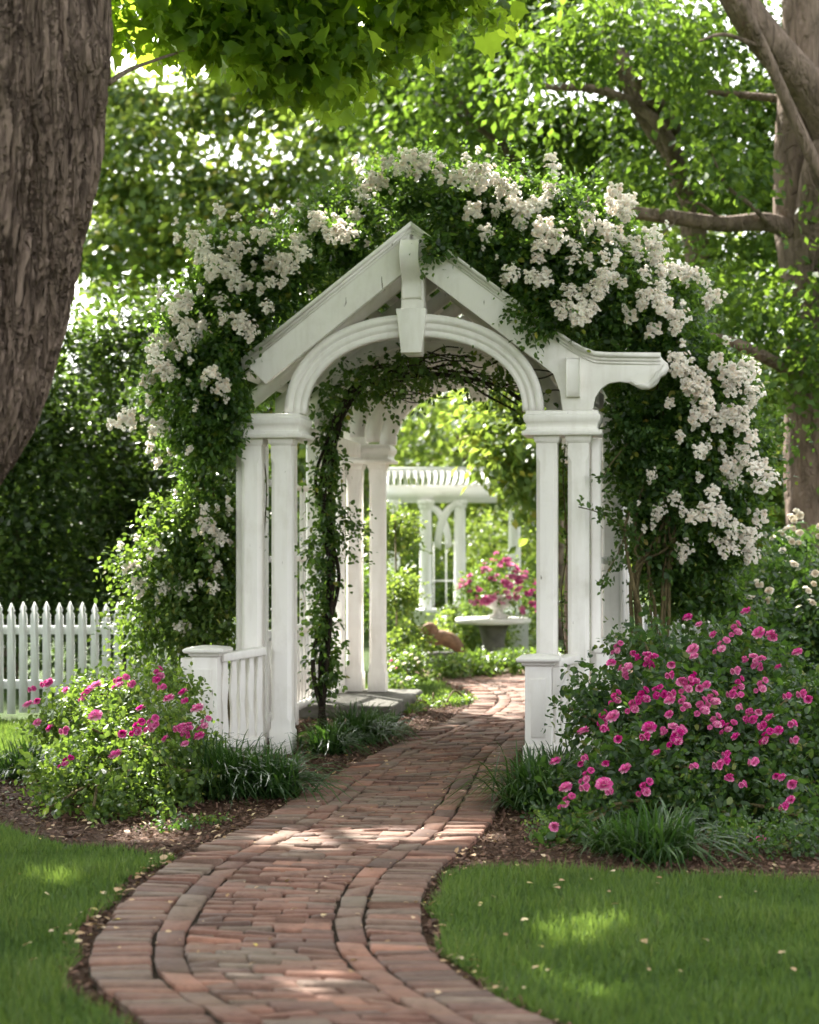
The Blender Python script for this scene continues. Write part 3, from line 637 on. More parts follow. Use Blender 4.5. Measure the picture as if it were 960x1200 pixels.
lowL = [b_ for b_ in BL if b_[2] < 1.75]  # low growth gets a lighter leaf colour that stands in for sunlight
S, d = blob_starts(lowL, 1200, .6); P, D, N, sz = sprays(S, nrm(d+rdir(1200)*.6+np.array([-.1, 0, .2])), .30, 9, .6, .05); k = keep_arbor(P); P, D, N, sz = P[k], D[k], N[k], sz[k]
link('foliage', leafmesh('foliage', P-np.array(rl.location), D, N, sz, sz*.68, T_OVAL, M['light_leaf']), rl)['label'] = 'rose leaves low down, tinted lighter yellow green for sunlight'
WL = [(228,276,1.2),(260,248,.8),(277,256,.7),(247,278,.6),(297,272,1),(312,274,1.1),(350,242,.9),(322,247,.8),(370,254,1.1),(348,283,1.2),(354,296,1.1),(239,297,1.3),(250,306,1.2),(278,290,1.2),(267,314,1.3),(275,304,.9),(300,295,.6),(319,309,1.4),(334,303,1.1),(345,317,.9),(317,330,.9),(329,334,.8),(275,328,1.2),(283,338,1),(312,359,1),(280,374,1.2),(292,386,1.1),(284,384,1),(214,350,1.2),(205,360,1.1),(234,384,1.3),(214,379,1.1),(203,372,1),(262,373,1),(258,353,1),(217,398,1),(248,436,1.1),(262,450,1.1),(223,423,.6),(387,273,1.1),(405,275,1.1),(396,268,1),(419,226,1),(415,251,1.1),(376,266,1),(365,268,.9),(433,232,.9),(185,398,1.1),(180,413,1.3),(190,430,1.3),(176,442,1.1),(197,437,1.2),(200,403,1.1),(150,488,1.4),(134,496,.6),(185,498,1.3),(177,505,.8),(197,467,.7),(167,490,.6),(185,542,.8),(222,527,.7),(240,595,.8),(246,618,1.3),(257,630,1.1),(240,612,1),(255,663,.9),(254,670,.7),(158,662,1.1),(163,683,1.2),(190,686,.7),(213,690,.7),(221,688,.7),(250,687,.8),(184,645,1.0),(206,577,.6),(228,480,.5),(270,600,.5),(208,735,.8),(160,630,.5),(420,200,.9),(425,212,1)]
WR = [(555,245,1.2),(582,243,.8),(568,270,.9),(600,240,1.4),(617,243,1.4),(633,238,1.3),(610,253,1.2),(643,220,1.1),(637,263,1.3),(650,275,1.3),(634,287,1.2),(630,302,1.1),(633,328,1.1),(622,322,1),(597,318,1.1),(590,328,.8),(673,290,1),(672,305,1),(687,255,1.3),(707,267,1.3),(720,272,1.2),(730,242,1.3),(733,252,1.1),(713,237,1),(707,300,.8),(743,283,1.1),(763,273,1.2),(747,300,1),(767,290,1.1),(708,320,1.1),(697,340,1.2),(702,332,1),(667,342,1.1),(655,360,1.3),(678,362,1.4),(690,358,1.3),(684,370,1.1),(740,368,.8),(756,346,1.3),(768,350,1.4),(780,356,1.2),(793,370,1.1),(767,385,1.2),(783,315,1.1),(810,320,1.1),(773,318,1),(794,420,1.3),(803,438,1.4),(812,452,1.1),(818,483,1.3),(495,195,1.2),(510,203,1),(535,205,1.1),(562,202,1.5),(545,212,1),(587,215,1.2),(600,222,1.1),(645,185,1.1),(648,198,1),(720,222,1.1),(736,235,1.2),(480,182,1.2),(545,186,.9),(500,186,1.1),(800,317,1.1),(820,322,1),(775,335,1),(455,190,1.2),(440,208,1.1),(430,222,1),(470,200,1.2),(450,215,1.1),(486,205,1),(515,196,1),(822,450,1.3),(827,466,1.2),(854,434,1.4),(876,430,1.3),(865,441,1.3),(882,458,1.1),(855,456,1),(844,490,1.3),(866,484,1.3),(852,480,1.1),(796,511,.8),(819,526,1),(880,509,1.1),(872,528,1.2),(854,541,1.1),(880,548,1.4),(893,542,1.1),(890,570,1),(903,560,1),(835,577,1),(791,584,.8),(772,597,.7),(766,605,.7),(829,597,1.4),(841,599,1.2),(815,604,1.2),(857,617,1.3),(879,623,1.2),(866,628,1),(891,603,1.1),(801,642,.9),(844,637,1.1),(860,644,1),(879,648,1.1),(762,555,.6),(749,589,.5),(735,609,.5),(836,345,1),(826,355,.9),(840,420,1),(830,478,1.1),(845,520,.8),(860,560,.9),(785,470,.6),(690,300,.6),(730,330,.6),(755,320,.8)]
def set_clusters(root, L_, blobs, cap):
    L_ = sorted(L_, key=lambda t: -t[2]); extra = L_[cap:]
    for px, py, s_ in L_[:cap]:
        m_ = WC[random.randrange(3)] if s_ > 1 else WC[random.choice((0, 3, 5))] if s_ > .65 else WC[4]
        p_ = surf(px, py, blobs, 0, .11); o = place(m_, 'bloom_cluster', p_-np.array(root.location), root, .72*max(s_, .8)*random.uniform(.85, 1.15))
    # the remaining smaller sprays in one part
    vs, ii, ll, rn, k = [], [], [], [], 0
    def addc(m_, p_, sc):
        nonlocal k
        v = np.empty(len(m_.vertices)*3, np.float32); m_.vertices.foreach_get('co', v); v = v.reshape(-1, 3)*sc; th = random.uniform(-.8, .8); c_, s2 = math.cos(th), math.sin(th)
        v = v@np.array([[c_, s2, 0], [-s2, c_, 0], [0, 0, 1]])
        l = np.empty(len(m_.loops), np.int32); m_.loops.foreach_get('vertex_index', l); q = np.full(len(m_.polygons), 4); r_ = np.empty(len(q), np.float32); m_.attributes['rnd'].data.foreach_get('value', r_)
        vs.append(v+(p_-np.array(root.location))); ii.append(l+k); ll.append(q); rn.append(r_); k += len(v)
    for px, py, s_ in extra: addc(WC[random.randrange(6)], surf(px, py, blobs, 0, .05), .8*s_)
    B = np.array(blobs)
    for q in range(110):   # stray single blooms and buds, mostly beside the listed ones
        px, py, s_ = random.choice(L_); px += random.gauss(0, 14); py += random.gauss(0, 12)
        if 270 < px < 700 and py > 380: continue
        addc(WC[4], surf(px, py, blobs, 0, .03), random.uniform(.4, .95))
    o = link('small_blooms', mk('small_blooms', np.concatenate(vs), np.concatenate(ii), np.concatenate(ll), M['whitepetal'], False, np.concatenate(rn)), root); o['kind'] = 'stuff'
set_clusters(rl, WL, BL, 98); set_clusters(rr, WR, BR, 98)
# canes
def cane(root, pts, rad, mt=None, name='cane'):
    pts = smooth_pts(pts, 7); pts = pts+np.array([noise.noise_vector(Vector(p_*6)) for p_ in pts])*.02
    return link(name, stems_mesh(name, [(pts-np.array(root.location), rad*np.linspace(1, .45, len(pts)))], mt or M['stem'], 7), root)
for k in range(9):
    b0 = arb(1.50+.16*random.random(), .2+.4*random.random(), 0); x = (735+random.random()*50, 745+random.random()*50)
    cane(rr, [b0, at(x[0], 690-random.random()*20, Yat(.25, 1.4)), at(x[1]-15+random.random()*30, 600+random.random()*40, Yat(.2, 1.5)), at(750+random.random()*70, 480+random.random()*60, Yat(.3, 1.5)), at(740+random.random()*60, 400, Yat(.4, 1.4))], random.uniform(.008, .017))
cane(rr, [arb(1.42, .1, 0), at(752, 740, Yat(.1, 1.4)), at(744, 690, Yat(.05, 1.4)), at(733, 640, Yat(.0, 1.35)), at(738, 590, Yat(.1, 1.4))], .019)
for k in range(6):
    b0 = arb(-1.5+.2*random.random(), .3+.3*random.random(), 0)
    cane(rl, [b0, at(200+random.random()*60, 700, Yat(.4, -1.5)), at(225+random.random()*40, 600, Yat(.3, -1.5)), at(220+random.random()*40, 470, Yat(.3, -1.5)), at(260, 400, Yat(.3, -1.3))], random.uniform(.007, .013))
# slender sprays climbing over the right posts
def twig(root, pts, nl, size, rad=.004, mt='rose_leaf', droop=.3):
    pts = smooth_pts(pts, 8); n = len(pts); link('twig', stems_mesh('twig', [(pts-np.array(root.location), rad)], M['stem'], 4), root)
    i = R.integers(0, n, nl); S = pts[i]; d = nrm(rdir(nl)+np.array([0, -.4, .1])); P, D, N, sz = sprays(S, d, size*1.8, 4, droop, size)
    o = link('foliage', leafmesh('foliage', P-np.array(root.location), D, N, sz, sz*.66, T_OVAL, M[mt]), root); return o
yr = Yat(-.14, 1.1)
twig(rr, [at(748, 640, yr+.15), at(722, 612, yr), at(700, 600, yr-.05), at(678, 594, yr-.06)], 26, .042)
twig(rr, [at(740, 590, yr+.15), at(728, 640, yr), at(712, 670, yr+.0), at(704, 690, yr)], 24, .036)
twig(rr, [at(735, 520, yr+.15), at(715, 545, yr+.05), at(706, 560, yr)], 12, .04)
yr = Yat(.12, .99)
twig(rr, [at(662, 765, yr), at(658, 700, yr), at(664, 640, yr), at(660, 560, yr), at(662, 525, yr)], 44, .03)
twig(rl, [at(296, 480, Yat(.2, -1)), at(312, 560, Yat(.2, -1)), at(308, 650, Yat(.2, -1))], 14, .03)

# ---- dark vine inside the arbor: trunk beside the inner left post, then under the roof
vn = empty('vine', tuple(arb(-.80, .95, 0))); tag(vn, 'dark twisted vine climbing inside the arbor and hanging beneath its roof', 'vine')
def iv(u, v, z): return arb(u, v, z)
main = [(-.80, .95, 0), (-.80, .95, .6), (-.76, .98, 1.2), (-.80, 1.0, 1.8), (-.74, .95, 2.2), (-.55, .9, 2.5), (-.25, .95, 2.62), (.1, .9, 2.66), (.4, .95, 2.56), (.62, 1.0, 2.4)]
lines = []
for k in range(7):
    pts = smooth_pts([iv(u+random.gauss(0, .035), v+random.gauss(0, .06), z+random.gauss(0, .04) if z > .1 else 0) for u, v, z in main[:random.choice((6, 8, 10, 10))]], 8)
    lines.append((pts, np.linspace(.022, .007, len(pts))*random.uniform(.6, 1.2)))
for k in range(36):
    u = random.uniform(-.78, .7); v = random.uniform(.3, 2.6); z = 2.30+.42*math.sqrt(max(0, 1-(u/.8)**2)); pts = [iv(u, v, z)]
    a = random.uniform(-1, 1)
    for j in range(4): pts.append(pts[-1]+arb(math.cos(a)*.11, math.sin(a)*.12, 0)-arb(0, 0, 0)+np.array([0, 0, random.gauss(-.01, .03)]))
    lines.append((smooth_pts(pts, 4), .005))
vt = stems_mesh('trunk', [(p_-np.array(vn.location), r_) for p_, r_ in lines], M['vine'], 6); link('trunk', vt, vn)
S = []
for k in range(760):
    if k < 400: z = R.uniform(.35, 2.25); S.append(iv(-.80+R.normal()*.05+.03*math.sin(z*4), .95+R.normal()*.07, z))
    else:
        u = R.uniform(-.82, .8); u = u if R.random() < .5 else -abs(u); v = R.uniform(.25, 1.5); S.append(iv(u, v, 2.28+.40*math.sqrt(max(0, 1-(u/.86)**2))+R.normal()*.05+.10*(u < -.2)*-1*R.random()))
S = np.array(S); P, D, N, sz = sprays(S, rdir(len(S)), .13, 6, .9, .05)
link('foliage', leafmesh('foliage', P-np.array(vn.location), D, N, sz, sz*.7, T_OVAL, M['rose_leaf']), vn)
S = np.array([iv(-.72+R.random()*.14*k_, .9+R.normal()*.05, 1.55+R.normal()*.12) for k_ in R.random(26)*2]); P, D, N, sz = sprays(S, nrm(np.array([1., -.2, -.1])+rdir(26)*.6), .2, 7, .4, .045)
link('foliage', leafmesh('foliage', P-np.array(vn.location), D, N, sz, sz*.7, T_OVAL, M['rose_leaf']), vn)

# ------------------------------------------------------------------ shrubs
def shrub(name, label, cat, blobs, n, nl, length, size, mt, group=None, droop=.5, T=T_OVAL, up=.25, wr=.66, fill=0, stems=10, shell=.35):
    B = np.array(blobs); c = B[:, :2].mean(0); root = empty(name, (c[0], c[1], 0)); tag(root, label, cat, group)
    S, d = blob_starts(blobs, n, shell); Dr = nrm(d*.7+rdir(n)*.5+np.array([0, 0, up])); P, D, N, sz = sprays(S-Dr*length*.4, Dr, length, nl, droop, size)
    if fill: S3, d3 = blob_starts(blobs, fill, .1); P = np.concatenate([P, S3]); D = np.concatenate([D, rdir(fill)]); N = np.concatenate([N, rdir(fill)]); sz = np.concatenate([sz, np.full(fill, size*1.4)])
    k = P[:, 2] > .02; P, D, N, sz = P[k], D[k], N[k], sz[k]
    link('foliage', leafmesh('foliage', P-np.array(root.location), D, N, sz, sz*wr, T, M[mt]), root)
    if stems:
        ls = []
        for q in range(stems):
            b_ = random.choice(blobs); e = np.array(b_[:3])+rdir(1)[0]*np.array(b_[3:6])*.6; s0 = np.array([c[0]+random.gauss(0, .08), c[1]+random.gauss(0, .08), 0]); mm = (s0+e)/2+np.array([0, 0, .1])
            ls.append((smooth_pts([s0, mm, e], 5)-np.array(root.location), .006+.0015*size*50))
        link('stem', stems_mesh('stem', ls, M['stem'], 5), root)
    return root
def gblob(px, py, Y, r, ry=None, rz=None):
    c = at(px, py, Y); rr = r/F*Y; return (c[0], c[1], c[2], rr, ry or rr, (rz/F*Y) if rz else rr)
# pink rose right
BP = [gblob(760, 770, 10.6, 52, .5), (1.55, 10.0, .42, .55, .55, .42), gblob(700, 830, 10.0, 55, .4), gblob(860, 790, 10.2, 80, .5), gblob(800, 860, 9.5, 85, .5), gblob(900, 870, 9.4, 75, .5), gblob(730, 900, 9.2, 60, .4), gblob(800, 940, 8.9, 75, .4), gblob(880, 930, 9.0, 75, .4), gblob(930, 960, 8.7, 55, .4), gblob(700, 950, 8.9, 45, .35), gblob(650, 925, 9.3, 35, .3), gblob(945, 820, 9.8, 50, .5), gblob(1010, 900, 9.4, 90, .5), gblob(670, 975, 8.5, 30, .25), gblob(740, 980, 8.6, 30, .25), gblob(850, 985, 8.4, 45, .3), gblob(930, 1000, 8.2, 45, .3), gblob(1000, 985, 8.4, 60, .3), gblob(795, 985, 8.5, 32, .25), gblob(650, 960, 8.9, 30, .25), gblob(640, 990, 8.3, 22, .2)]
pr = shrub('rose_bush', 'big rose bush thick with deep pink blooms filling the bed against the curved canes', 'rose bush', BP, 3900, 7, .20, .040, 'bush_leaf', 'pink rose bushes', fill=8000, stems=22)
PRL = [(590,152),(622,172),(755,135),(725,182,1),(662,200),(690,230,1),(790,195),(822,198),(830,210),(898,250),(605,242),(608,262),(395,235,1),(475,270,2),(375,280),(420,300,2),(437,255),(545,287),(540,312,1),(605,322,1),(590,340,1),(575,335),(643,342),(625,352),(712,365,1),(725,300,1),(735,335,1),(775,275,2),(780,290),(800,340,1),(845,292),(735,370,1),(660,380,1),(870,372,1),(910,365,1),(930,383),(388,375,1),(440,395,2),(465,370,2),(505,355,2),(545,365,1),(575,392,1),(630,400,1),(540,385),(735,402,1),(770,425,2),(790,420),(820,435),(885,450,1),(668,442,1),(682,450,1),(710,460,1),(800,455,1),(815,485,1),(845,470),(890,495,1),(350,430,1),(380,430),(355,460,1),(395,495),(297,472),(482,462),(470,485,1),(548,475,2),(570,465,1),(560,490,1),(538,425),(725,487),(503,533),(608,570,1),(698,535,1),(695,555,1),(675,565,1),(775,557,1),(708,605),(745,620,1),(840,600),(855,602),(885,622),(300,545,1),(290,565),(360,565),(415,577),(473,627,2),(300,628,1),(370,640,1),(355,622),(247,630),(218,557),(255,668,1),(215,742),(880,665),(860,682,1),(795,778),(310,595,1)]
def pinks(root, L_, ox, oy, k, blobs, sc=1.0):
    for t in L_:
        px, py = ox+t[0]/k, oy+t[1]/k; big = t[2] if len(t) > 2 else 0
        m_ = PC[random.choice(((0, 1, 0), (2, 3, 2), (4, 5, 3))[big])]; p_ = surf(px, py, blobs, 0, .05)
        place(m_, 'bloom', p_-np.array(root.location), root, sc*random.uniform(.8, 1.1)*(1.25 if big == 0 and random.random() < .4 else .95), (random.gauss(0, .4), -1, .5))
pinks(pr, PRL[:98], 560, 660, 2.4, BP, .84)
# pink rose left
BPL = [gblob(150, 820, 10.4, 42, .4), gblob(80, 830, 10.3, 34, .35), gblob(200, 850, 10.0, 45, .4), gblob(120, 870, 9.9, 55, .4), gblob(90, 905, 9.6, 45, .35), gblob(170, 900, 9.6, 55, .4), gblob(140, 930, 9.3, 45, .3), gblob(210, 920, 9.6, 40, .3), gblob(65, 925, 9.5, 28, .3), gblob(235, 880, 10.2, 30, .3), gblob(215, 810, 10.8, 28, .3), gblob(55, 850, 10.4, 26, .3), gblob(110, 805, 10.8, 26, .3), gblob(40, 900, 9.7, 22, .25), gblob(120, 950, 9.1, 34, .25, 22), gblob(190, 948, 9.2, 30, .25, 20), gblob(70, 945, 9.2, 24, .25, 18), gblob(190, 800, 11, 26, .3)]
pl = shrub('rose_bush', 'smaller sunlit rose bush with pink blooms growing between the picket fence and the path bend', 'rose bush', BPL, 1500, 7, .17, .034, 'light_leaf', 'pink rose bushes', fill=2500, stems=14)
pinks(pl, [(90,545,1),(125,530,1),(105,580),(140,525,1),(185,548),(240,562,1),(270,535),(255,545),(345,525,1),(370,530,1),(330,520,1),(445,500,1),(440,520,1),(455,540,1),(395,600),(520,578,1),(475,572),(515,555),(555,600),(140,655),(180,660,1),(345,672),(390,650,1),(435,645,1),(465,685),(500,655,1),(515,660,2),(530,650),(560,678),(578,640,1),(325,730),(190,750,1),(520,700),(105,640),(80,590),(430,640,1),(268,620)], 0, 580, 2.4, BPL, .85)
# cream roses beyond
BCR = [gblob(900, 700, 14, 62, .6), gblob(960, 720, 13.5, 80, .7), gblob(880, 750, 13, 60, .5), gblob(1010, 700, 14, 70, .6), gblob(930, 640, 14.5, 34, .5), gblob(840, 770, 12.6, 40, .4), (2.9, 13.4, .35, .8, .6, .4), (2.3, 12.6, .35, .5, .5, .4)]
cr = shrub('rose_bush', 'dark leafy rose bush with small cream and yellow blooms, behind the big pink bush', 'rose bush', BCR, 2600, 7, .24, .055, 'bush_leaf', fill=3500, stems=10)
for px, py in [(915,624),(922,620),(930,615),(935,628),(925,632),(905,630),(917,645),(935,600),(928,605),(840,680),(903,695),(900,698),(955,676),(950,705),(889,682),(945,690),(855,700),(930,660),(880,700),(960,622)]:
    place(random.choice(CC), 'bloom', surf(px, py, BCR, 0, .05)-np.array(cr.location), cr, random.uniform(.7, 1.1))

# strap-leaved clumps
def lily(label, x, y, r, h, n, group='strap-leaved edging clumps', lean=0.):
    root = empty('lily_turf', (x, y, 0)); tag(root, label, 'border plant', group); K = 6
    a = R.uniform(0, 2*math.pi, n); tilt = R.uniform(.1, 1.15, n); hh = h*R.uniform(.75, 1.25, n); w = R.uniform(.0045, .009, n)
    d = np.stack([np.cos(a)+lean, np.sin(a)-.15], 1); d = nrm(d); base = np.stack([R.normal(size=n)*r*.25, R.normal(size=n)*r*.25], 1)
    side = np.stack([-d[:, 1], d[:, 0]], 1); V = np.zeros((n, 2*K, 3))
    for k in range(K):
        t = k/(K-1); out_ = hh*np.sin(tilt)*(t+.25*t*t)*1.0; z = hh*(np.cos(tilt*.75)*t*1.0-(.25+.65*tilt)*t*t*t*.75)+.0; z = np.maximum(z, .012)
        ww = w*(1-t**2.5*.92); c = base+d*out_[:, None]
        V[:, 2*k, :2] = c-side*ww[:, None]; V[:, 2*k+1, :2] = c+side*ww[:, None]; V[:, 2*k, 2] = z; V[:, 2*k+1, 2] = z+.002
    f = np.array([[2*k, 2*k+1, 2*k+3, 2*k+2] for k in range(K-1)]).ravel(); I = (f[None]+np.arange(n)[:, None]*2*K).ravel()
    link('foliage', mk('foliage', V.reshape(-1, 3), I, np.full(n*(K-1), 4), M['blade'], True, np.repeat(R.random(n), K-1)), root)
    return root
for lab, px, py, r, h, n in [
    ('arching strap-leaved clump hugging the newel foot beside the smaller pink bush', 262, 935, .3, .42, 420),
    ('strap-leaved clump spilling towards the bricks below the wavy balusters', 318, 935, .28, .38, 360),
    ('strap-leaved clump squeezed behind its neighbours near the sloping hand rail', 225, 900, .25, .34, 220),
    ('pale strap-leaved clump at the lawn end of the pink bush beneath the fence', 28, 915, .25, .32, 220),
    ('strap-leaved clump overhanging the bricks at the newel foot near the big pink bush', 628, 950, .28, .42, 420),
    ('strap-leaved clump just behind the one that overhangs the bricks', 655, 925, .25, .36, 240),
    ('long flopping strap-leaved clump on the lawn edge below the big pink bush', 775, 1010, .26, .34, 260),
    ('narrow strap-leaved clump where lawn edge, bricks and big pink bush meet', 715, 1000, .2, .24, 150),
    ('dark strap-leaved clump in the shade inside the arbor against its stone block', 418, 872, .3, .36, 340),
    ('small dark strap-leaved clump at the brick edge of the stone block in the arbor', 447, 862, .2, .24, 220),
    ('dark strap-leaved clump inside the arbor nearest the tall paired posts', 385, 885, .25, .3, 260)]:
    gx, gy = ground(px, py); lily(lab, gx, gy, r, h, n)
# low creeping plants
for lab, px, py, r, h, mt, n in [
    ('low feathery grey green plant on the mulch by the path bend', 200, 975, .16, .06, 'bush_leaf', 90), ('low feathery plant with a reddish leaf beside the path bend', 245, 968, .12, .05, 'light_leaf', 60),
    ('low leafy seedling at the bed corner under the big pink bush', 870, 1008, .2, .14, 'bush_leaf', 120), ('low leafy shrublet with coin leaves at the lawn side of the big pink bush', 930, 1005, .22, .16, 'bush_leaf', 150), ('small leafy shoot low in front of the newel overhanging bricks', 640, 985, .13, .1, 'light_leaf', 90)]:
    gx, gy = ground(px, py); shrub('low_plant', lab, 'plant', [(gx, gy, h*.5, r, r, h)], n, 5, .09, .024, mt, 'low plants at the bed edges', stems=0, up=.1)

# ------------------------------------------------------------------ picket fence
def fence(x0, x1, Y, label, tilt=0.0):
    root = empty('picket_fence', (x0, Y, 0)); tag(root, label, 'fence', 'white picket fence runs'); n = int((x1-x0)/.0957)
    pk = MB(); w = .032; prism(pk, [(-w, .05), (w, .05), (w, .84), (w*.55, .865), (w*.9, .885), (0, .945), (-w*.9, .885), (-w*.55, .865), (-w, .84)], -.010, .010); me = pk.mesh('picket', M['fence'])
    for i in range(n): link('picket', me, root, (.05+i*.0957, random.gauss(0, .002), random.gauss(0, .005)), (0, random.gauss(0, .004), 0))
    for z in (.28, .72): b_ = MB(); box(b_, 0, x1-x0, .012, .05, z-.035, z+.035); b_.build('rail', M['fence'], root, bevel=.003)
    for i in range(int((x1-x0)/2.0)+1):
        b_ = MB(); x = .9+i*2.0
        if x < x1-x0: rect_loft(b_, x, .095, .04, .04, [(0, 0, .003), (0, .9, .003), (-.03, .93, .002)]); b_.build('post', M['fence'], root)
fence(-4.6, -1.25, 14.45, 'white picket fence in front of the dark evergreens with pointed pickets')
fence(1.85, 4.4, 14.6, 'white picket fence run hidden behind the roses past the arbor')

# ------------------------------------------------------------------ far pergola etc. seen through the arch
PY = 24.0
pg = empty('pergola', tuple(at(530, 641, PY)*np.array([1, 1, 0]))); tag(pg, 'white pergola with slatted roof and round columns, seen through the arch', 'pergola')
def loc(o_, p_): return np.array(p_)-np.array(o_.location)
def fp(px, py, Y): return loc(pg, at(px, py, Y))
for px, Y in ((499, PY), (539, PY+1.6), (603, PY-.6), (462, PY+1.6)):
    c = fp(px, 641, Y); zt = at(px, 586, Y)[2]; b_ = MB(); rs = []
    for z, r_ in ((0, .16), (.12, .16), (.14, .12), (.2, .09), (zt-.12, .078), (zt-.10, .10), (zt-.06, .10), (zt-.05, .12), (zt, .12)):
        rs.append([(c[0]+r_*math.cos(a), c[1]+r_*math.sin(a), z) for a in np.arange(16)/16*2*math.pi])
    loft(b_, rs); b_.build('column', M['white_far'], pg, smooth=False, bevel=.004)
    b_ = MB(); rect_loft(b_, c[0], c[1], .17, .17, [(0, 0, .01), (0, .5, .01), (.03, .52, .01), (.03, .56, .01)]); b_.build('pedestal', M['white_far'], pg)
zt = at(499, 586, PY)[2]
for Y in (PY, PY+1.6):
    a, b2 = fp(448, 641, Y), fp(582, 641, Y); b_ = MB(); box(b_, a[0], b2[0], a[1]-.06, a[1]+.06, zt+.003, zt+.20); b_.build('beam', M['white_far'], pg)
for i in range(17):
    x = fp(452+i*7.6, 641, PY)[0]; b_ = MB(); y_ = fp(0, 641, PY)[1]; pf = [(y_-.5, zt+.223), (y_+2.0, zt+.223), (y_+2.3, zt+.30), (y_+2.3, zt+.36), (y_-.8, zt+.36), (y_-.8, zt+.30)]
    b_.add([(x-.02, a, b) for a, b in pf]+[(x+.02, a, b) for a, b in pf], [tuple(range(6)), tuple(range(6, 12))[::-1]]+[(i2, (i2+1) % 6, (i2+1) % 6+6, i2+6) for i2 in range(6)]); b_.build('rafter', M['white_far'], pg)
for i in range(12):
    a, b2 = fp(446, 641, PY), fp(584, 641, PY); y = a[1]-.7+i*.24; b_ = MB(); box(b_, a[0], b2[0], y-.02, y+.02, zt+.363, zt+.41); b_.build('batten', M['white_far'], pg)
for px, d, Y in ((499, 1, PY), (539, -1, PY+1.6)):
    c = fp(px, 641, Y); rs = []
    for i in range(9):
        t = i/8*math.pi/2; x = c[0]+d*(.115+.30*(1-math.cos(t))); z = zt-.62+.60*math.sin(t); rs.append([(x, c[1]-.03, z), (x+d*.09, c[1]-.03, z-.05), (x+d*.09, c[1]+.03, z-.05), (x, c[1]+.03, z)])
    b_ = MB(); loft(b_, rs); b_.build('brace', M['white_far'], pg)
# trellis
tr = empty('trellis', tuple(at(523, 641, 26)*np.array([1, 1, 0]))); tag(tr, 'slim white garden trellis standing beyond the round columns', 'trellis')
for x in (-.18, 0, .18): b_ = MB(); box(b_, x-.009, x+.009, -.015, .015, 0, 1.6-abs(x)); b_.build('upright', M['white_far'], tr)
for z in (.9, 1.45): b_ = MB(); box(b_, -.2, .2, -.028, -.017, z-.009, z+.009); b_.build('crossbar', M['white_far'], tr)
# stone table and urn of flowers
TY = 21.0; tb = empty('garden_table', tuple(at(578, 641, TY)*np.array([1, 1, 0]))); tag(tb, 'low garden table with pale slab top on a grey stone pedestal', 'table')
zt = at(580, 724, TY)[2]
b_ = MB(); rs = []
for z, r_ in ((zt-.07, .40), (zt-.06, .44), (zt-.015, .445), (zt, .43)): rs.append([(r_*1.0*math.cos(a), r_*math.sin(a), z) for a in np.arange(28)/28*2*math.pi])
loft(b_, rs); b_.build('table_top', M['tablestone'], tb)
b_ = MB(); rs = []
for z, r_ in ((0, .22), (.06, .22), (.09, .16), (zt*.5, .13), (zt-.12, .17), (zt-.072, .2)): rs.append([(r_*math.cos(a), r_*math.sin(a), z) for a in np.arange(20)/20*2*math.pi])
loft(b_, rs); b_.build('pedestal', M['stone'], tb)
ur = empty('flower_urn', tuple(at(584, 641, TY)*np.array([1, 1, 0])+np.array([0, 0, zt+.002]))); tag(ur, 'white footed urn overflowing with magenta flowers on the garden table', 'planter')
b_ = MB(); rs = []
for z, r_ in ((0, .12), (.03, .12), (.05, .06), (.09, .06), (.14, .14), (.22, .19), (.24, .21), (.26, .21), (.262, .17), (.23, .15)): rs.append([(r_*math.cos(a), r_*math.sin(a), z) for a in np.arange(20)/20*2*math.pi])
loft(b_, rs); b_.build('pot', M['urn'], ur, smooth=False)
UB = [(0, 0, .42, .34, .32, .26), (-.2, -.05, .36, .25, .25, .2), (.22, -.05, .34, .25, .25, .2), (0, -.1, .58, .22, .22, .16), (.33, -.02, .22, .14, .15, .18), (-.3, 0, .25, .13, .15, .15)]
S, d = blob_starts(UB, 500, .5); P, D, N, sz = sprays(S, nrm(d+rdir(500)*.4), .14, 5, .6, .05)
link('foliage', leafmesh('foliage', P, D, N, sz, sz*.6, T_QUAD, M['light_leaf']), ur)
PM = [cluster_mesh('bloom', M['petunia'], 1, 0, .055, R_SMALL), cluster_mesh('bloom', M['petunia'], 3, .06, .045, R_SMALL)]
for i in range(80):
    S, d = blob_starts(UB, 1, .98); d = d[0]; d[1] = -abs(d[1]); p_ = S[0].copy(); p_[1] = -abs(p_[1]+.0)-.05
    place(random.choice(PM), 'bloom', p_, ur, random.uniform(.35, .8), d)
# carved animal ornament
og = empty('garden_ornament', tuple(at(515, 641, 19.6)*np.array([1, 1, 0]))); tag(og, 'brown carved ornament like a resting long-bodied animal in the ground cover', 'ornament')
b_ = MB(); yy = 19.6; k = yy/F; z0 = at(515, 757, yy)[2]
def op(px, py): return ((px-515)*k, 0, at(px, py, yy)[2])
body = smooth_pts([op(491, 745), op(496, 739), op(504, 735), (op(508, 740)), op(509, 748), op(518, 747), op(530, 752), op(538, 759), op(543, 764)], 6)
rad = np.interp(np.linspace(0, 1, len(body)), [0, .08, .2, .35, .5, .7, .88, 1], [.015, .05, .055, .06, .08, .09, .06, .015])
tube(b_, body, rad, 12); o = b_.build('body', M['terracotta'], og, smooth=True)
b_ = MB(); box(b_, -.16, .17, -.09, .09, 0, op(515, 764)[2]); b_.build('base', M['stone'], og, bevel=.02)

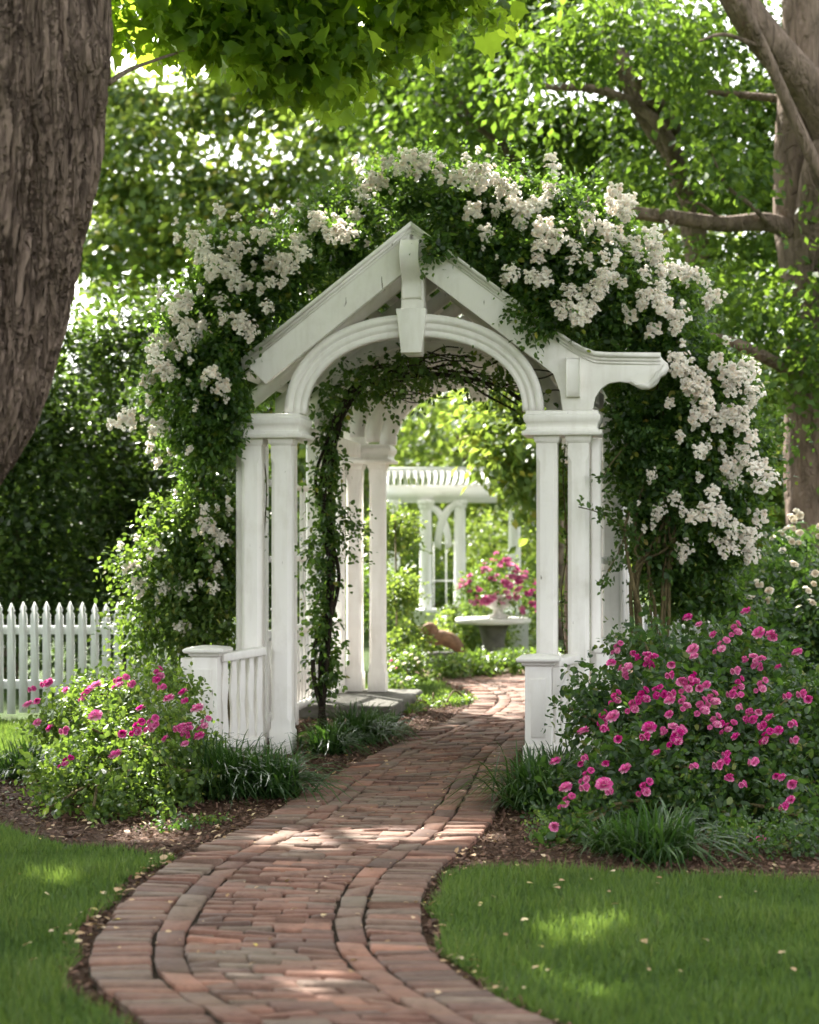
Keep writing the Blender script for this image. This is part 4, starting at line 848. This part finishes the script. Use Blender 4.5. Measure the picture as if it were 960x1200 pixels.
# border plants beyond the arbor
for lab, bl, n, size, mt in [
    ('bright green bushy border plants beneath the white pergola column', [gblob(540, 735, 22, 34, .5), gblob(575, 740, 22.5, 30, .5), gblob(505, 755, 21, 26, .4)], 700, .07, 'sun_leaf'),
    ('leafy shrub by the rear arbor post with flecks of orange bloom', [gblob(468, 690, 18, 26, .5), gblob(475, 750, 17.5, 26, .4), gblob(460, 620, 19.5, 34, .6), gblob(470, 785, 17, 18, .3)], 900, .06, 'sun_leaf'),
    ('low ground cover clump with pale blooms below the garden table', [gblob(560, 775, 19, 26, .5, 14), gblob(600, 772, 19.2, 26, .5, 14), gblob(525, 780, 18.6, 22, .4, 14), gblob(640, 770, 19.2, 26, .5, 14)], 800, .055, 'light_leaf'),
    ('ground cover clump spilling over the brick edge past the rear posts', [gblob(500, 828, 15.6, 24, .4, 13), gblob(535, 822, 15.8, 22, .4, 11), gblob(480, 835, 15.0, 20, .4, 12)], 700, .04, 'light_leaf'),
    ('tall leafy shrub between white pergola and stone table far behind', [gblob(520, 640, 29, 40, 1), gblob(580, 640, 30, 50, 1.2), gblob(620, 700, 25, 50, .8), gblob(640, 640, 28, 50, .9)], 1200, .09, 'sun_leaf'),
    ('dark shrub between pergola columns', [gblob(470, 660, 27, 40, 1), gblob(520, 690, 27, 30, .8), gblob(440, 700, 25, 50, .8)], 900, .08, 'oak_leaf')]:
    shrub('border_shrub', lab, 'shrub', bl, n, 6, size*3.2, size, mt, 'shrubs beyond the arbor', stems=4, T=T_QUAD)
cb = shrub('rose_bush', 'sparse pink and white rose bush past the rear posts beside the far lawn', 'rose bush', [gblob(468, 805, 16.2, 22, .3), gblob(480, 775, 16.8, 20, .3)], 350, 6, .16, .045, 'light_leaf', stems=4)
for i in range(16): place(random.choice(CC[:1]+PC[:1]), 'bloom', at(random.uniform(455, 492), random.uniform(765, 820), 16.0)-np.array(cb.location), cb, random.uniform(.35, .6))

# ------------------------------------------------------------------ trees
def limb(pts, r0, r1, k=7):
    p_ = smooth_pts(pts, k); p_ = p_+np.array([noise.noise_vector(Vector(q*1.3)) for q in p_])*.05*min(1, r0*6); return p_, np.linspace(r0, r1, len(p_))
def crown(root, blobs, nclump, per, cs, size, mt, T=T_QUAD, keep=None, flat=.55, droop=-.45, shell=.2, wr=.6, name='crown'):
    S, d = blob_starts(blobs, nclump, shell); n = nclump*per; i = np.repeat(np.arange(nclump), per)
    off = R.normal(size=(n, 3))*cs*np.array([1, 1, flat]); off[:, 2] -= .35*(off[:, 0]**2+off[:, 1]**2)/cs
    P = S[i]+off; D = nrm(rdir(n)*np.array([1, 1, .5])+nrm(off)*.5+np.array([0, 0, droop])); N = nrm(np.array([0, 0, .9])+rdir(n)*.8); sz = size*(.65+.7*R.random(n))
    rn = np.clip(.5+.22*np.repeat(R.normal(size=nclump), per)+.22*R.normal(size=n), 0, .999)
    if keep is not None: k = keep(P); P, D, N, sz, rn = P[k], D[k], N[k], sz[k], rn[k]
    return link(name, leafmesh(name, P-np.array(root.location), D, N, sz, sz*wr, T, M[mt], rn), root)
# --- big maple, leaning trunk at the picture's edge
mp = empty('maple_tree', (-3.0, 6.9, 0)); tag(mp, 'big maple with thick furrowed leaning trunk and broad green leaves overhead', 'tree')
cl = smooth_pts([(-2.95, 6.95, 0), (-2.72, 6.95, .6), (-2.48, 6.95, 1.15), (-2.25, 6.95, 1.7), (-2.0, 6.95, 2.1), (-1.88, 6.95, 2.6), (-1.79, 6.95, 3.1), (-1.71, 6.97, 3.7), (-1.75, 7.0, 4.5), (-2.0, 7.1, 5.6)], 34)
rad = np.interp(cl[:, 2], [0, .5, 1.3, 1.75, 2.1, 2.6, 3.1, 3.6, 4.4, 5.6], [.8, .64, .58, .585, .60, .60, .605, .57, .44, .32])
SEG = 420; tg = nrm(np.gradient(cl, axis=0)); rows = []
for i in range(len(cl)):
    sx = nrm(np.cross(tg[i], [0, 1, 0])); uy = np.cross(tg[i], sx); row = []
    for j in range(SEG):
        a = 2*math.pi*j/SEG; cx_, cy_ = math.cos(a), math.sin(a); z = cl[i, 2]
        A2 = a+z*.32+.10*noise.noise(Vector((math.cos(a)*2, math.sin(a)*2, z*2.2)))+.05*noise.noise(Vector((math.cos(a)*5, math.sin(a)*5, z*6)))
        v1 = noise.noise(Vector((math.cos(A2)*9, math.sin(A2)*9, z*.85))); v2 = noise.noise(Vector((math.cos(A2)*17, math.sin(A2)*17, z*1.6+9))); v3 = noise.noise(Vector((cx_*30, cy_*30, z*14))); v4 = noise.noise(Vector((math.cos(A2)*24, math.sin(A2)*24, z*3.6+2)))
        rr_ = rad[i]+.045*noise.noise(Vector((cx_*1.2, cy_*1.2, z*.9+3)))-.07*max(0, 1-abs(v1)/.13)-.050*max(0, 1-abs(v2)/.15)-.022*max(0, 1-abs(v4)/.2)+.010*v3
        # knob on the flank
        q = cl[i]+(sx*cx_+uy*cy_)*rr_
        dk = math.hypot((q[1]-6.75)/.12, (q[2]-3.23)/.11); rr_ += .06*math.exp(-dk*dk)*(1 if q[0] > cl[i, 0] else 0)
        row.append(cl[i]+(sx*cx_+uy*cy_)*rr_)
    rows.append(row)
b_ = MB(); loft(b_, [np.array(r_)-np.array([-3.0, 6.9, 0]) for r_ in rows]); b_.build('trunk', M['bark'], mp, smooth=True)
Lm = []
hub = (-1.9, 7.05, 5.3)
for e in [(-6.5, 9.5, 7.2), (-4.5, 12.5, 7.6), (-1.6, 12.0, 7.0), (1.2, 9.5, 6.6), (-7.5, 6.0, 6.9), (-3, 3.5, 6.8), (-7.5, 13.5, 7.4), (-4.5, 16, 7.8), (-3.0, 19, 9.2), (-1.0, 16, 8.6)]:
    e = np.array(e); h_ = np.array(hub); mm = h_*.5+e*.5+np.array([0, 0, .35]); Lm.append(limb([h_+rdir(1)[0]*.05-[0, 0, .3], mm, e], .2, .04))
    for q in range(4): t = random.uniform(.4, .95); s_ = mm*(1-t)+e*t; Lm.append(limb([s_, s_+rdir(1)[0]*np.array([1, 1, .25])*.9, s_+rdir(1)[0]*np.array([1.6, 1.6, .3])], .04, .01, 4))
Lm.append(limb([at(128, 98, 7.4), at(160, 78, 8.0), at(215, 60, 9.0)], .012, .006, 5))
Lm.append(limb([(-1.7, 7.2, 5.0), at(230, -60, 9.2), at(330, 5, 9.8), at(420, 10, 10.2)], .05, .01))
b_ = MB()
for p_, r_ in Lm: tube(b_, p_-np.array([-3.0, 6.9, 0]), r_, 8)
b_.build('limb', M['bark2'], mp, smooth=True)
# chosen sun patches; crown leaves on their sun lines are cut out: (point, radius)
LIT = [((*ground(300, 1172), 0), .26), ((*ground(235, 1178), 0), .16), ((*ground(370, 1168), 0), .15), ((*ground(420, 992), 0), .24), ((*ground(350, 996), 0), .22), ((*ground(490, 990), 0), .2), ((*ground(560, 984), 0), .2), ((*ground(455, 933), 0), .2), ((*ground(500, 938), 0), .18),
       ((*ground(70, 1040), 0), .15), ((*ground(20, 1180), 0), .16), ((*ground(735, 1156), 0), .26), ((*ground(640, 1160), 0), .12), ((*ground(800, 1165), 0), .12), ((*ground(180, 985), 0), .22), ((*ground(560, 1015), 0), .12),
       ((*ground(20, 870), 0), .9), ((-3.0, 14.4, .5), .9), ((-1.7, 14.4, .6), .45), (arb(-1.7, .3, 1.2), .6), (arb(-1.6, .3, .8), .45), (arb(-.4, .4, 3.7), .35), (arb(.5, .3, 3.8), .4), (arb(1.1, .2, 3.5), .35), (arb(2.1, .3, 2.0), .3), (arb(-1.5, .3, 2.8), .45), (arb(-1.0, .5, 3.3), .3), (arb(-1.9, .2, 2.2), .2), (arb(.1, .4, 3.75), .3), (arb(.9, .2, 3.6), .3), (arb(1.5, .2, 3.2), .25), (arb(2.0, .3, 2.5), .3),
       (at(330, 70, 9.9), .35), (at(420, 20, 10), .25), (at(150, 350, 18.5), .6), (at(90, 470, 18.2), .25), (at(180, 500, 18.4), .25), (at(900, 300, 18.5), .5), (at(940, 150, 19), .3), (at(945, 560, 19), .5), (at(220, 30, 9.6), .4), (at(420, 60, 10.1), .4), (at(500, 600, 24.5), 1.6), (at(540, 560, 24.5), 1.4), (at(585, 700, 21), .8), (at(560, 770, 19), .9), ((.9, 18.6, 0), .9), ((.8, 16.5, 0), .5), (at(530, 735, 21.5), .8), ((-1.9, 9.9, .6), .25),
       ((-1.75, 10.2, .5), .26), ((-1.5, 9.5, .3), .24), ((-2.0, 9.8, .4), .18), ((-1.9, 10.6, .6), .2), (arb(.86, -.45, .7), .1), ((1.6, 9.8, .8), .12), ((1.3, 10.4, .9), .14), ((1.9, 9.9, .8), .1), ((2.4, 13, 1), .5)]
def gaps(P):
    k = np.ones(len(P), bool)
    for c, r_ in LIT:
        q = P-np.array(c); t = q@SUN; dd = np.linalg.norm(q-t[:, None]*SUN, axis=1); k &= ~((t > 0) & (dd < r_*1.15))
    return k
def keep_low(P): return keep_maple(P, False)
def keep_maple(P, g=True):
    px, py = project(P); ahead = P[:, 1] > .5
    lim = np.interp(px, [-200, 100, 125, 180, 240, 290, 330, 350, 400, 440, 480, 520, 620, 1200], [-40, -40, 45, 50, 60, 92, 105, 118, 118, 92, 66, 40, 0, -60])+R.normal(size=len(P))*13+13*np.sin(px/15)+9*np.sin(px/6.7+1)
    vis = ahead & (py > lim) & (px > -160) & (px < 1100)
    return ~vis & (gaps(P) if g else True) & (np.linalg.norm(P[:, :2], axis=1) > 2.0)
MBk = [(-6.2, 9.5, 6.6, 2.4, 2.6, 1.1), (-5.0, 12.5, 7.0, 2.6, 2.4, 1.2), (-8.6, 12.5, 7.0, 2.4, 2.8, 1.3), (-3.2, 9.8, 6.2, 2.2, 2.0, 1.0), (-7.0, 6.5, 6.4, 2.2, 2.2, 1.0), (-3.5, 5.5, 6.2, 2.4, 2.0, .9), (-1.0, 10.5, 6.4, 2.0, 2.0, .9), (-5.8, 16.0, 7.4, 2.8, 2.2, 1.2), (.8, 9.0, 6.2, 1.8, 1.8, .8), (-1.8, 13.5, 7.3, 2.2, 2.2, 1.0), (-9.5, 9, 6.8, 2.2, 2.4, 1.2), (-3.0, 16.2, 8.6, 2.4, 2.0, 1.0), (-5.8, 19.0, 9.0, 2.6, 2.2, 1.1), (-2.6, 19.5, 9.6, 2.4, 2.0, 1.0), (-.8, 16.5, 8.8, 1.8, 1.8, .9)]  # out-of-view crown, laid out so its shade covers path and arbor
crown(mp, MBk, 3300, 24, .42, .17, 'maple_leaf', T_MAPLE, keep_maple, wr=.95, shell=.1)
Mlow = [gblob(250, 10, 9.6, 60, .5, 40), gblob(330, 40, 9.9, 60, .5, 50), gblob(390, 50, 10.0, 60, .5, 55), gblob(180, 0, 9.4, 60, .5, 40), gblob(450, 10, 10.2, 60, .5, 40), gblob(310, -20, 10, 130, .8, 40), gblob(520, -30, 10.4, 80, .8, 30)]
crown(mp, Mlow, 330, 12, .17, .098, 'maple_leaf', T_MAPLE, keep_low, wr=.95, shell=.05, flat=.8)

def tree(name, label, base, limbs, blobs, nclump, per, cs, size, mt, keep=None, bark='bark2', group=None, **kw):
    root = empty(name, (base[0], base[1], 0)); tag(root, label, 'tree' if 'tree' in name else 'shrub', group)
    first = True
    for pts, r0, r1 in limbs:
        p_, r_ = limb(pts, r0, r1); b_ = MB(); tube(b_, p_-np.array(root.location), r_, 14 if r0 > .15 else 7); b_.build('trunk' if first else 'limb', M[bark], root, smooth=True); first = False
    crown(root, blobs, nclump, per, cs, size, mt, keep=keep or gaps, **kw); return root
# right tree with visible trunk
def near_limb(P):
    """thin places in the crowns where bare limbs show"""
    out = np.zeros(len(P), bool); px, py = project(P)
    for seg in ([(810, 260), (790, 180), (745, 115), (725, 60)], [(750, 125), (700, 105), (640, 100)], [(612, 205), (570, 155), (520, 105)], [(890, 262), (840, 262), (745, 248)], [(850, 402), (895, 420)]):
        for (x1, y1), (x2, y2) in zip(seg, seg[1:]):
            t = np.clip(((px-x1)*(x2-x1)+(py-y1)*(y2-y1))/((x2-x1)**2+(y2-y1)**2), 0, 1); d = np.hypot(px-x1-t*(x2-x1), py-y1-t*(y2-y1)); out |= (d < 13) & (R.random(len(P)) < .8) & (P[:, 1] < 24.5)
    return out
TYY = 19.0
def rt(px, py, dY=0): return tuple(at(px, py, TYY+dY))
xg = at(950, 641, TYY)
tree('shade_tree', 'shade tree with grey brown trunk and long horizontal limb past the roses', xg, [
    ([(xg[0], TYY, 0), rt(952, 640), rt(950, 520), rt(948, 400), rt(935, 250), rt(936, 100), rt(940, -60)], .30, .2),
    ([rt(960, 290), rt(905, 262, -.2), rt(840, 262, -.3), rt(745, 248, -.5), rt(690, 235, -.7)], .12, .05),
    ([rt(985, 170, -.3), rt(950, 110, -.5), rt(900, 50, -.7), rt(862, -10, -.8), rt(840, -60, -.9)], .22, .16),
    ([rt(940, 330), rt(960, 200, -.4), rt(975, 160, -.3), rt(1000, 80)], .18, .12),
    ([rt(970, 225, -.8), rt(930, 140, -.9), rt(895, 60, -1.0), rt(870, 0, -1.1)], .07, .05),
    ([rt(955, 450, -.3), rt(900, 420, -1.0), rt(850, 400, -1.2), rt(800, 392, -1.3), rt(770, 375, -1.3)], .075, .035),
    ([rt(850, 262, -.3), rt(822, 240, -.4), rt(800, 236, -.5), rt(785, 215, -.6)], .022, .008), ([rt(800, 255, -.4), rt(782, 268, -.5), rt(765, 290, -.6)], .016, .006), ([rt(900, 262, -.3), rt(880, 240, -.5), rt(850, 215, -.6), rt(835, 180, -.7)], .03, .01), ([rt(890, 55, -1.0), rt(850, 40, -1.1), rt(820, 48, -1.2)], .03, .01),
    ([rt(940, 120), rt(870, 112, .3), rt(830, 108, .4)], .05, .03)],
    [gblob(780, 40, 19.4, 80, .9, 50), gblob(820, 20, 20.6, 80, .8, 60), gblob(1000, 40, 20.8, 100, 1., 80), gblob(850, 190, 20.6, 60, .7, 50), gblob(900, 370, 18.5, 90, 1, 55), gblob(960, 430, 18, 60, 1, 50), gblob(780, 200, 20.5, 70, 1, 50), gblob(840, 330, 19.5, 60, .9, 35), gblob(1050, 300, 19, 110, 1.5, 140), gblob(880, -100, 20.5, 110, 1.2, 40), gblob(790, 130, 20, 80, 1, 50), gblob(885, 285, 22, 60, .8, 46), gblob(890, 120, 22, 50, .8, 60), gblob(870, 210, 22, 50, .8, 40), gblob(930, 200, 22.5, 60, .8, 90), gblob(840, 180, 18.2, 50, .6, 24), gblob(700, 20, 18.5, 70, .9, 50), gblob(640, 70, 18.8, 60, .8, 34), gblob(780, 300, 20, 40, .6, 18), gblob(860, 330, 18.2, 50, .6, 22)],
    820, 42, .30, .11, 'oak_leaf', keep=lambda P: gaps(P) & ~near_limb(P))
# tree behind with inner limbs
def ct(px, py, dY=0): return tuple(at(px, py, 22.2+dY))
xg = at(830, 641, 24)
tree('shade_tree', 'shade tree further back whose forked limbs cross high above the gable peak', xg, [
    ([(xg[0], 24, 0), ct(838, 560), ct(832, 400), ct(810, 260), ct(790, 180), ct(745, 115), ct(725, 60)], .22, .1),
    ([ct(800, 230), ct(780, 160, -.5), ct(750, 125, -.5), ct(700, 105, -.5), ct(640, 100, -.5)], .10, .04),
    ([ct(790, 150), ct(750, 95, -.8), ct(720, 60, -.8), ct(700, 20, -.8)], .12, .05)],
    [gblob(700, 60, 23, 120, 2, 80), gblob(600, 40, 23, 120, 2, 80), gblob(780, 120, 24, 80, 1.5, 60), gblob(660, 150, 24, 80, 1.2, 50), gblob(560, 110, 24, 70, 1.2, 50), gblob(740, 190, 23.5, 60, 1.2, 40), gblob(640, -60, 23, 200, 2.5, 60)],
    560, 42, .34, .125, 'oak_leaf', keep=lambda P: gaps(P) & ~near_limb(P))
def c2(px, py, dY=0): return tuple(at(px, py, 25+dY))
xg = at(648, 641, 27)
tree('shade_tree', 'shade tree whose crooked dark branch slants down behind the gable peak', xg, [
    ([(xg[0], 27, 0), c2(648, 500), c2(640, 300), c2(612, 205), c2(590, 170), c2(550, 130), c2(520, 95)], .16, .05),
    ([c2(640, 330), c2(600, 190, -.5), c2(570, 155, -.5), c2(510, 120, -.5)], .07, .03)],
    [gblob(520, 60, 26, 110, 2, 70), gblob(470, 120, 27, 80, 1.5, 50), gblob(560, 150, 27, 80, 1.5, 50), gblob(610, 190, 27, 60, 1.2, 40), gblob(430, 60, 27, 90, 1.6, 50), gblob(520, -40, 26, 160, 2.5, 50)],
    420, 40, .38, .13, 'oak_leaf', keep=lambda P: gaps(P) & ~near_limb(P))
# small tree hanging through the arch
xg = at(668, 641, 20)
tree('ornamental_tree', 'small ornamental tree with yellowing leaves hanging into the arch opening', xg, [
    ([(xg[0], 20, 0), tuple(at(668, 600, 20)), tuple(at(650, 520, 20)), tuple(at(610, 480, 20))], .09, .03)],
    [gblob(600, 520, 19.5, 38, .6), gblob(560, 500, 20, 36, .6), gblob(640, 500, 20, 50, .8), gblob(610, 560, 19.6, 20, .4, 30), gblob(660, 560, 20, 40, .6), gblob(530, 490, 21, 26, .6), gblob(600, 460, 20.5, 50, .8)],
    150, 32, .2, .13, 'sun_leaf')
# bright sunlit trees on the left, far
for i, (lab, px, Y, bl, nc, per, keep_) in enumerate([
    ('airy sunlit yellow green tree above the dark evergreens', 230, 33, [(170, 130, 60), (250, 110, 60), (330, 110, 55), (150, 220, 60), (240, 200, 65), (320, 190, 60), (200, 270, 60), (290, 260, 60), (390, 200, 50), (110, 160, 50), (390, 120, 55), (120, 70, 40), (180, 85, 45), (150, 110, 40), (250, 75, 45), (110, 280, 45), (150, 300, 45)], 330, 34, 1),
    ('airy sunlit tree with drooping leaves behind the gable slope', 420, 38, [(400, 90, 60), (460, 130, 60), (400, 260, 55), (470, 200, 55), (350, 300, 60), (520, 240, 60), (430, 330, 60)], 210, 34, 1),
    ('tall yellow green tree glowing beyond the rose covered roof', 700, 40, [(620, 180, 80), (700, 200, 80), (780, 250, 80), (860, 320, 80), (720, 330, 90), (640, 300, 80), (820, 420, 80), (900, 470, 80), (930, 560, 80), (840, 540, 80), (560, 300, 70)], 460, 40, 0),
    ('broad pale green tree closing the view inside the arch', 540, 42, [(470, 470, 70), (560, 450, 80), (650, 480, 80), (500, 560, 80), (600, 570, 80), (440, 560, 60), (700, 560, 90), (540, 650, 90), (640, 660, 90)], 380, 40, 0),
    ('green tree rising behind the cream rose bush and shade tree trunk', 960, 34, [(900, 450, 80), (980, 420, 80), (900, 560, 80), (980, 560, 90), (850, 620, 70), (940, 640, 80)], 300, 40, 0),
    ('bushy tree closing the gap above the picket fence end', 260, 30, [(200, 560, 80), (300, 540, 80), (260, 450, 80), (340, 440, 70), (240, 640, 80), (330, 640, 80), (400, 520, 70), (410, 640, 70)], 330, 40, 0)]):
    xg = at(px, 641, Y); k = Y/F; bl = [gblob(a, b2, Y+random.uniform(-1.5, 1.5), r_, r_*k*.9, r_*.8) for a, b2, r_ in bl]
    tree('background_tree', lab, xg, [([(xg[0], Y+1, 0), (xg[0], Y+1, 2.5), tuple(at(px+10, 340, Y+1))], .25, .1)], bl, int(nc*1.6) if keep_ else nc, per, .36 if keep_ else .55, .2, 'sun_leaf', group='trees beyond the garden', shell=.1)
# far wood behind everything so that the horizon is closed
FW = [(x, 62+random.uniform(-3, 6), random.uniform(1, 5), 4.5, 3, random.uniform(4, 6)) for x in np.arange(-34, 36, 3.6)]
wr_ = empty('far_wood'); 
S, d = blob_starts(FW, 5200, .4); n = 5200*9; i = np.repeat(np.arange(5200), 9); P = S[i]+R.normal(size=(n, 3))*.6
bpy.data.objects.remove(wr_)
tag(link('woodland', leafmesh('woodland', P, rdir(n), nrm(rdir(n)+np.array([0, 0, .8])), .55, .4, T_QUAD, M['oak_leaf'])), 'far off green woodland closing the garden', 'woodland', kind='stuff')
# dark evergreens, left
for lab, px, Y, bl, nc in [
    ('tall dark rounded evergreen directly behind the picket fence', 140, 19, [(140, 350, 60), (110, 430, 75), (170, 430, 60), (140, 520, 80), (120, 610, 85), (180, 600, 70), (150, 690, 90), (100, 330, 40), (180, 360, 45)], 620),
    ('dark evergreen half hidden behind the leaning maple trunk', 10, 18, [(30, 560, 70), (-30, 600, 80), (40, 650, 70), (0, 700, 90), (60, 500, 60), (30, 400, 70), (0, 480, 80)], 430),
    ('dark evergreen in the gap next to the sunlit climbing rose', 260, 21, [(240, 480, 60), (250, 560, 60), (230, 650, 70), (290, 600, 60), (220, 430, 45), (300, 680, 60)], 330)]:
    xg = at(px, 641, Y); k = Y/F; bl = [gblob(a, b2, Y+random.uniform(-.4, .4), r_, r_*k, r_*.9) for a, b2, r_ in bl]
    tree('evergreen_shrub', lab, xg, [([(xg[0], Y, 0), (xg[0]+.1, Y, 1.2), (xg[0], Y, 2.6)], .09, .04)], bl, nc, 46, .24, .085, 'dark_leaf', group='dark evergreens behind the fence', shell=.55, droop=-.2)

# ------------------------------------------------------------------ camera, light, world
sc = bpy.context.scene
cam = bpy.data.cameras.new('camera'); co = bpy.data.objects.new('camera', cam); C.objects.link(co); sc.camera = co
co.location = (0, 0, H); co.rotation_euler = (math.pi/2, 0, 0)
cam.sensor_fit = 'VERTICAL'; cam.sensor_height = 36; cam.sensor_width = 28.8; cam.lens = F/1200*36; cam.shift_y = (HY-600)/1200
cam.clip_end = 600; cam.dof.use_dof = True; cam.dof.focus_distance = 9.7; cam.dof.aperture_fstop = 2.5
w = bpy.data.worlds.new('World'); sc.world = w; w.use_nodes = True; nt = w.node_tree; nt.nodes.clear()
sky = nt.nodes.new('ShaderNodeTexSky'); sky.sky_type = 'NISHITA'; sky.sun_disc = False
el = math.asin(SUN[2]); az = math.atan2(SUN[0], SUN[1]); sky.sun_elevation = el; sky.sun_rotation = az; sky.dust_density = 4; sky.air_density = 1.0; sky.ozone_density = .7
hs = nt.nodes.new('ShaderNodeHueSaturation'); hs.inputs['Saturation'].default_value = .10
bg = nt.nodes.new('ShaderNodeBackground'); bg.inputs[1].default_value = .15; wo = nt.nodes.new('ShaderNodeOutputWorld')
nt.links.new(sky.outputs[0], hs.inputs['Color']); nt.links.new(hs.outputs[0], bg.inputs[0]); nt.links.new(bg.outputs[0], wo.inputs[0])
sl_ = bpy.data.lights.new('sun', 'SUN'); sl_.energy = 4.6; sl_.angle = math.radians(.53); sl_.color = (1, .95, .86)
so = bpy.data.objects.new('sun', sl_); C.objects.link(so); so.rotation_euler = Vector(tuple(SUN)).to_track_quat('Z', 'Y').to_euler(); so.location = (-20, 15, 25)
sc.view_settings.view_transform = 'Standard'; sc.view_settings.look = 'None'; sc.view_settings.exposure = 2.3; sc.view_settings.gamma = 1; sc.view_settings.use_curve_mapping = False
sc.render.engine = 'CYCLES'; cy = sc.cycles; cy.max_bounces = 7; cy.diffuse_bounces = 4; cy.glossy_bounces = 2; cy.transmission_bounces = 5; cy.caustics_reflective = False; cy.caustics_refractive = False
cy.use_denoising = True; cy.use_adaptive_sampling = True; cy.adaptive_threshold = .02; cy.sample_clamp_indirect = 6
try: cy.denoiser = 'OPENIMAGEDENOISE'; cy.denoising_input_passes = 'RGB_ALBEDO_NORMAL'
except Exception: pass
